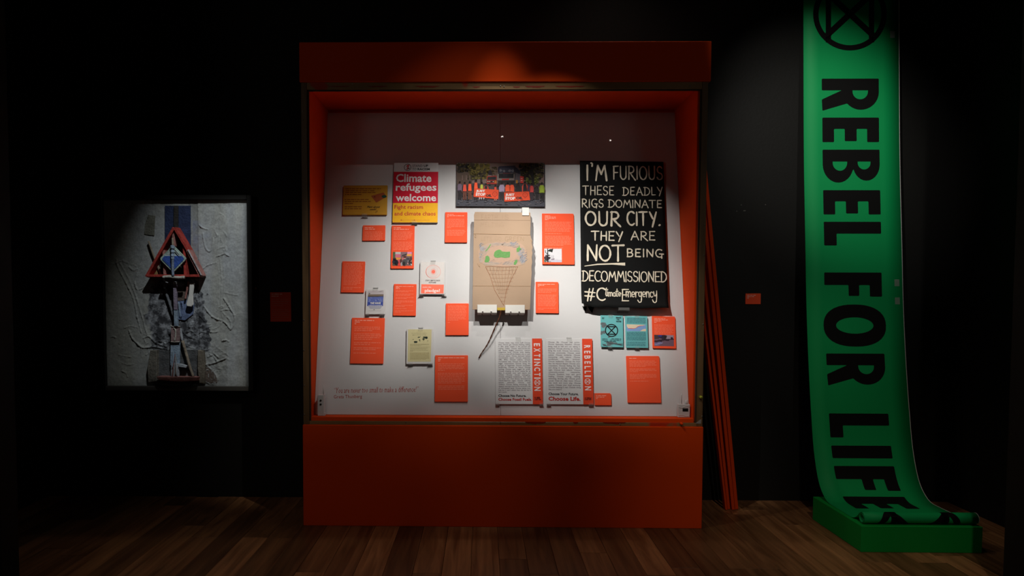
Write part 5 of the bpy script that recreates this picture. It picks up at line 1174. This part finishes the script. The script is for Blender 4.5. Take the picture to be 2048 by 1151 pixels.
for j in range(GYN + 1):
    for i in range(GXN + 1):
        px = 215 + 281 * i / GXN; py = 770 - 370 * j / GYN; x_ = ax0 + (ax1 - ax0) * i / GXN; z_ = az0 + (az1 - az0) * j / GYN
        n1 = noise.fractal(Vector((x_ * 5, z_ * 5, 0)), 1, 2, 5); n2 = noise.fractal(Vector((x_ * 26, z_ * 26, 4)), 1, 2, 4); n3 = noise.fractal(Vector((x_ * 9, z_ * 2, 9)), 1, 2, 4)
        mk = 0.0; rough_ = 1.0; col = Vector((.30, .31, .285)) * (1 + .22 * n1 + .1 * n2)
        col = col.lerp(Vector((.34, .37, .40)), max(0, min(1, .5 + n3)) * .5)
        if px > 398.7 and py < 470: col *= 1.12
        if 381 < px < 398.7 and py < 520: col *= .72
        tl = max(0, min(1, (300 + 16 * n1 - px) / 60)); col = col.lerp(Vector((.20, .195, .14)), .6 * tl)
        dx = (px - (352 + 18 * n1)) / (56 + 4 * n2); dy = (py - 632) / 76
        if dx * dx * dx * dx + dy * dy * dy * dy < 1 + .5 * n1:
            mk = max(0, min(1, (1.1 + .6 * n1 - dx ** 4 - dy ** 4) * 4)); rough_ = 1.8
        if inq(px, py, 388, 440, 425, 500): col = col.lerp(Vector((.16, .19, .27)), max(0, min(.8, .45 + 1.2 * n1)))
        if py > 690 and px > 402 and px < 452: rough_ = 2.6; col *= .85
        hgt = .0025 * n1 + .0016 * n2 * rough_ + grid[j][i]
        if px > 398.7: hgt += .004
        if inq(px, py, 353, 600, 388, 640): hgt -= .0
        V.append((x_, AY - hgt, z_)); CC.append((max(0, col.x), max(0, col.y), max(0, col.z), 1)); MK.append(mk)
for j in range(GYN):
    for i in range(GXN): a = j * (GXN + 1) + i; Fs.append((a, a + 1, a + GXN + 2, a + GXN + 1))
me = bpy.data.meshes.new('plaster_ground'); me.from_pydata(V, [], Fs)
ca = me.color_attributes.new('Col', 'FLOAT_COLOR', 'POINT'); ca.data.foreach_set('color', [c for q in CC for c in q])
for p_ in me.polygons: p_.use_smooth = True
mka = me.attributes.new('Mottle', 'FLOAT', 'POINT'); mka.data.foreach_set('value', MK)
plm = bpy.data.materials.new('painted_plaster'); plm.use_nodes = True; nt = plm.node_tree; bs = nt.nodes['Principled BSDF']; at_ = nt.nodes.new('ShaderNodeAttribute'); at_.attribute_name = 'Col'
nz = nt.nodes.new('ShaderNodeTexNoise'); nz.inputs['Scale'].default_value = 90; nz.inputs['Detail'].default_value = 8; tcn = nt.nodes.new('ShaderNodeTexCoord'); nt.links.new(tcn.outputs['Object'], nz.inputs['Vector'])
mrn = nt.nodes.new('ShaderNodeMapRange'); mrn.inputs['From Min'].default_value = .3; mrn.inputs['From Max'].default_value = .7; mrn.inputs['To Min'].default_value = .82; mrn.inputs['To Max'].default_value = 1.15; nt.links.new(nz.outputs['Fac'], mrn.inputs['Value'])
mt_ = nt.nodes.new('ShaderNodeAttribute'); mt_.attribute_name = 'Mottle'
nm = nt.nodes.new('ShaderNodeTexNoise'); nm.inputs['Scale'].default_value = 17; nm.inputs['Detail'].default_value = 9; nm.inputs['Roughness'].default_value = .68; nt.links.new(tcn.outputs['Object'], nm.inputs['Vector'])
rm = nt.nodes.new('ShaderNodeValToRGB'); rm.color_ramp.elements[0].position = .45; rm.color_ramp.elements[0].color = (.035, .037, .042, 1); rm.color_ramp.elements[1].position = .63; rm.color_ramp.elements[1].color = (.34, .36, .38, 1); nt.links.new(nm.outputs['Fac'], rm.inputs[0])
mxm = nt.nodes.new('ShaderNodeMix'); mxm.data_type = 'RGBA'; nt.links.new(mt_.outputs['Fac'], mxm.inputs['Factor']); nt.links.new(at_.outputs['Color'], mxm.inputs['A']); nt.links.new(rm.outputs[0], mxm.inputs['B'])
vm = nt.nodes.new('ShaderNodeVectorMath'); vm.operation = 'SCALE'; nt.links.new(mxm.outputs['Result'], vm.inputs[0]); nt.links.new(mrn.outputs[0], vm.inputs['Scale']); nt.links.new(vm.outputs[0], bs.inputs['Base Color'])
bpn = nt.nodes.new('ShaderNodeBump'); bpn.inputs['Strength'].default_value = .3; bpn.inputs['Distance'].default_value = .004; nt.links.new(nz.outputs['Fac'], bpn.inputs['Height']); nt.links.new(bpn.outputs[0], bs.inputs['Normal']); bs.inputs['Roughness'].default_value = .8
ap(link('plaster_ground', me, plm))
ap(box('backing', (ax0, AY + .010, az0), (ax1, DW, az1), BLACK))
FR = mat('dark_frame', (.006, .006, .005), .45, .4, bump=(.2, 30), vary=(.3, 8))
tk = .032
ap(box('frame_bar', (ax0 - tk, AY - .028, az0 - tk), (ax0, DW, az1 + tk), FR, None, .002)); ap(box('frame_bar', (ax1, AY - .028, az0 - tk), (ax1 + tk, DW, az1 + tk), FR, None, .002))
ap(box('frame_bar', (ax0, AY - .028, az1), (ax1, DW, az1 + tk), FR, None, .002)); ap(box('frame_bar', (ax0, AY - .028, az0 - tk), (ax1, DW, az0), mat('worn_frame', (.10, .095, .085), .5, .4, bump=(.2, 30), vary=(.35, 9)), None, .002))
def am(name, c, **k): return mat(name, c, .8, .2, bump=(.6, 70), vary=(.75, 24), **k)
RED = am('worn_red_paint', (.34, .042, .032)); PNK = am('faded_red_paint', (.33, .15, .13)); BLU = am('blue_paint', (.035, .085, .33)); NAVY = am('navy_paint', (.024, .036, .085)); GRY = am('grey_wash', (.30, .32, .34)); PBL = am('pale_blue_wash', (.22, .29, .36)); TAN = am('weathered_wood', (.24, .20, .15)); DRK = am('char_and_shade', (.03, .028, .026)); PLG = am('pale_green_wash', (.32, .42, .36)); CLO = am('off_white_wrap', (.40, .39, .34)); BRN = am('brown_crust', (.11, .085, .07)); GD = am('dark_grey_canvas', (.085, .088, .09)); PUR = am('purple_grey_wash', (.20, .17, .22)); WHC = mat('white_enamel', (.62, .61, .57), .6, .3, bump=(.2, 30), vary=(.2, 14))  # the charred dark also serves as painted shade
def slab(name, pts, d0, d1, m, bev=.001, label=None):
    """pixel outline extruded between two distances in front of the ground"""
    dm_ = d1; q = [A(px, py, dm_) for px, py in pts]; bm = bmesh.new()
    a = [bm.verts.new((p.x, AY - d1, p.z)) for p in q]; b = [bm.verts.new((p.x, AY - d0, p.z)) for p in q]; n = len(q)
    fs = [bm.faces.new(a), bm.faces.new(b[::-1])]
    for i in range(n): fs.append(bm.faces.new((a[i], b[i], b[(i + 1) % n], a[(i + 1) % n])))
    bmesh.ops.recalc_face_normals(bm, faces=fs)
    if bev: bmesh.ops.bevel(bm, geom=list(fs[0].edges), offset=bev, segments=1, affect='EDGES')
    o = ap(bm_obj(name, bm, m));
    if label: o['label'] = label
    return o
def rod(name, pts, rad, m, d=.02, jit=.1, n=8, ds=None):
    q = [A(p[0], p[1], (ds[i] if ds else d)) for i, p in enumerate(pts)]; q = smooth_pts(q, 4)
    if hasattr(rad, '__len__'): rr = [rad[0] + (rad[1] - rad[0]) * i / (len(q) - 1) for i in range(len(q))]
    else: rr = rad
    return ap(bm_obj(name, tube_bm(q, rr, n, jit=jit), m, None, True))
slab('blue_panel', [(329.5, 411), (381, 411), (381, 508), (329.5, 512)], 0, .007, NAVY)
slab('charred_strip', [(347.5, 411), (355.5, 411), (355.5, 459), (347, 459)], .005, .02, DRK)
slab('canvas_patch', [(314, 699), (395, 699), (395, 754), (313, 754)], -.002, .006, GD)
slab('canvas_patch', [(296, 429), (310, 431), (308, 471), (288, 468), (290, 448)], 0, .006, am('olive_patch', (.15, .15, .12)))
slab('crust_patch', [(352, 574), (372, 574), (370, 600), (354, 602)], 0, .012, BRN)
slab('niche_cloth', [(353, 601), (372, 600), (388, 606), (386, 628), (370, 640), (354, 638)], 0, .010, am('blue_grey_cloth', (.12, .16, .27)))
rod('cloth_fold', [(357, 604), (359, 618), (360, 634)], (.007, .003), PBL, .014); rod('cloth_fold', [(364, 603), (366, 618), (362, 635)], (.008, .003), am('cloth_fold_blue', (.15, .20, .33)), .014)
slab('triangle_shade', [(347, 462), (297, 551), (396, 551)], .006, .011, DRK)  # dark sheet standing in for the deep shadow inside the triangle
# timber triangle built as three deep beams
TD0, TD1 = .012, .085
def beam(p, q, wpx0, d0, d1, m, name='triangle_beam', bev=.002):
    P_ = Vector(p); Q_ = Vector(q); d = (Q_ - P_).normalized(); n = Vector((-d.y, d.x)) * wpx0 / 2
    return slab(name, [tuple(P_ + n), tuple(Q_ + n), tuple(Q_ - n), tuple(P_ - n)], d0, d1, m, bev)
beam((347, 455), (292, 553), 5.5, TD0, TD1, RED); beam((348.5, 455), (375, 500), 5.5, TD0, TD1 + .002, RED); beam((375, 500), (401, 552), 6.5, TD0, TD1 + .001, PNK); beam((292, 551), (398, 551), 5.0, TD0, TD1 + .003, RED)
beam((375, 499), (402, 550), 2.2, TD1, TD1 + .012, am('pale_batten', (.33, .30, .30)), 'batten')
beam((327, 500), (329, 549), 5, .02, .07, PNK, 'triangle_strut'); beam((367.5, 494), (370, 549), 5, .02, .07, RED, 'triangle_strut'); beam((346, 462), (347, 492), 5, .02, .068, PNK, 'triangle_strut')
rod('stick', [(297, 482), (304, 502), (314, 527), (322, 548)], (.0065, .009), TAN, .02); rod('stick', [(326, 566), (334, 590), (341, 612), (347, 632)], (.010, .008), am('slate_stick', (.12, .13, .14)), .022)
slab('ochre_patch', [(302, 540), (312, 538), (318, 549), (301, 549)], .004, .012, am('ochre_crust', (.24, .17, .07)))
slab('block', [(388, 518), (395.5, 518), (394.5, 529), (390, 529)], 0, .028, am('small_grey_block', (.26, .27, .26)))
# blue and white diamond sign
cx_, cy_ = 346, 517.3
def diamond(rx, ry, d0, d1, m, name, cut=None, c=.10):
    P_ = [(0, -ry), (rx, 0), (0, ry), (-rx, 0)]; out = []
    for i in range(4):
        a, b, d = Vector(P_[i - 1]), Vector(P_[i]), Vector(P_[(i + 1) % 4])
        out += [b + (a - b) * c, b + (a - b) * c * .3 + (d - b) * c * .3, b + (d - b) * c]
    out = [(cx_ + p.x, cy_ + p.y) for p in out]
    if cut is not None:
        res = []
        for i in range(len(out)):
            p, q = out[i], out[(i + 1) % len(out)]
            if p[1] >= cut: res.append(p)
            if (p[1] - cut) * (q[1] - cut) < 0: t = (cut - p[1]) / (q[1] - p[1]); res.append((p[0] + (q[0] - p[0]) * t, cut))
        out = res
    return slab(name, out, d0, d1, m, .0008)
diamond(27.2, 27.6, TD1 - .004, TD1 + .008, PLG, 'diamond_plate'); diamond(23, 23.2, TD1 + .006, TD1 + .0095, am('pale_sky_wash', (.40, .48, .47)), 'diamond_sky', None); diamond(23, 23.2, TD1 + .008, TD1 + .0115, BLU, 'diamond_water', 511.5)
rod('rod', [(345, 476), (345.5, 484), (345.6, 492)], (.006, .008), TAN, TD1 + .012); rod('rod', [(344.5, 490), (345, 505), (345.4, 530), (346.2, 552)], .0095, am('steel_blue_rod', (.17, .21, .28)), TD1 + .022, .04)
for a_, b_, r_ in ((491, 497, .014), (500, 505, .0125), (508, 513, .012), (514, 518, .0115)): rod('binding', [(345, a_), (345.2, b_)], r_, PBL, TD1 + .022, .12, 9)
rod('twig', [(350, 500), (355, 506), (358, 510)], (.003, .0015), DRK, TD1 + .02)
rod('crossbar', [(326, 554), (340, 553), (355, 555), (369, 554)], .011, CLO, TD1 + .016, .22)
rod('torn_cloth', [(326, 556), (330, 562), (336, 565)], (.008, .003), GRY, TD1 + .0); rod('torn_cloth', [(372, 556), (379, 558), (384, 563)], (.008, .004), am('dark_cloth', (.07, .07, .075)), .05)
rod('red_peg', [(377, 562), (374, 580), (370.5, 598)], (.008, .006), PNK, .03); 
slab('white_flap', [(379, 566), (388, 566), (385, 590), (386, 609), (382, 613), (374, 612), (372, 608), (377, 590)], .035, .048, WHC, .003)
rod('wire', [(386, 566), (386, 590), (387, 608)], .0016, DRK, .03, 0); 
# upright post of several pieces
beam((348.6, 564), (350.3, 619), 6.2, .04, .062, PUR, 'post'); beam((350.2, 618), (351.5, 652), 6.8, .036, .058, PBL, 'post')
slab('post_cap', [(345.8, 562.5), (351.8, 562.5), (352, 568), (346, 568)], .04, .066, am('pale_cap', (.42, .44, .44)))
slab('lower_board', [(341, 682), (359.5, 682), (358.5, 730), (340.5, 730)], .02, .034, PBL); slab('board_foot', [(342, 726), (358, 726), (357.5, 754), (341.5, 754)], .026, .038, GRY)
slab('metal_plate', [(342, 652), (359.5, 652), (359, 683), (341.5, 683)], .034, .044, am('rusty_plate', (.22, .15, .145)))
rod('plate_edge', [(341, 649), (343, 652), (352, 652.5), (360, 652.5)], .0032, CLO, .046); rod('plate_edge', [(341.5, 683), (350, 683.5), (359, 683)], .003, CLO, .046); rod('drip', [(347, 655), (351, 660), (351, 672), (349, 681)], (.004, .005), CLO, .046)
rod('spike', [(344.5, 756), (347, 730), (350.5, 707)], (.006, .002), am('rust_spike', (.20, .10, .09)), .044); rod('spike', [(351.5, 750), (351.8, 728), (351.5, 712)], (.006, .002), TAN, .044); rod('spike', [(354, 752), (352.5, 735), (350.8, 716)], (.005, .002), GRY, .046); rod('spike', [(345, 735), (345.5, 715), (344.5, 700)], (.004, .0015), PBL, .042)
slab('bracket_arm', [(357, 727), (366, 729), (374, 731), (372, 735), (366, 734), (357, 733)], .02, .05, GRY)
rod('diagonal_stick', [(360, 656), (365, 682)], (.009, .009), GRY, .03, .08); rod('diagonal_stick', [(365, 681), (372, 705), (379, 730), (386.5, 753)], (.0105, .0095), TAN, .034, .06)
slab('wooden_block', [(300, 700), (313.5, 700), (313.5, 762), (296, 765), (294, 735)], .0, .038, am('dark_wood_block', (.15, .14, .115)), .004); slab('wooden_block', [(395, 700), (406, 701), (409, 730), (408, 767), (398, 766), (394.5, 735)], .0, .036, am('brown_wood_block', (.15, .13, .10)), .004)
slab('crust_patch', [(409, 733), (424, 738), (433, 752), (434, 765), (412, 766)], 0, .008, BRN)
slab('tray_edge', [(312, 753), (396, 754), (394, 761), (360, 763), (318, 760)], .0, .075, PNK, .003); slab('shaded_underside', [(316, 761), (392, 761), (378, 772), (366, 776), (330, 776), (318, 768)], .01, .06, DRK, .003)  # below the tray its shadow is put in as a dark slab
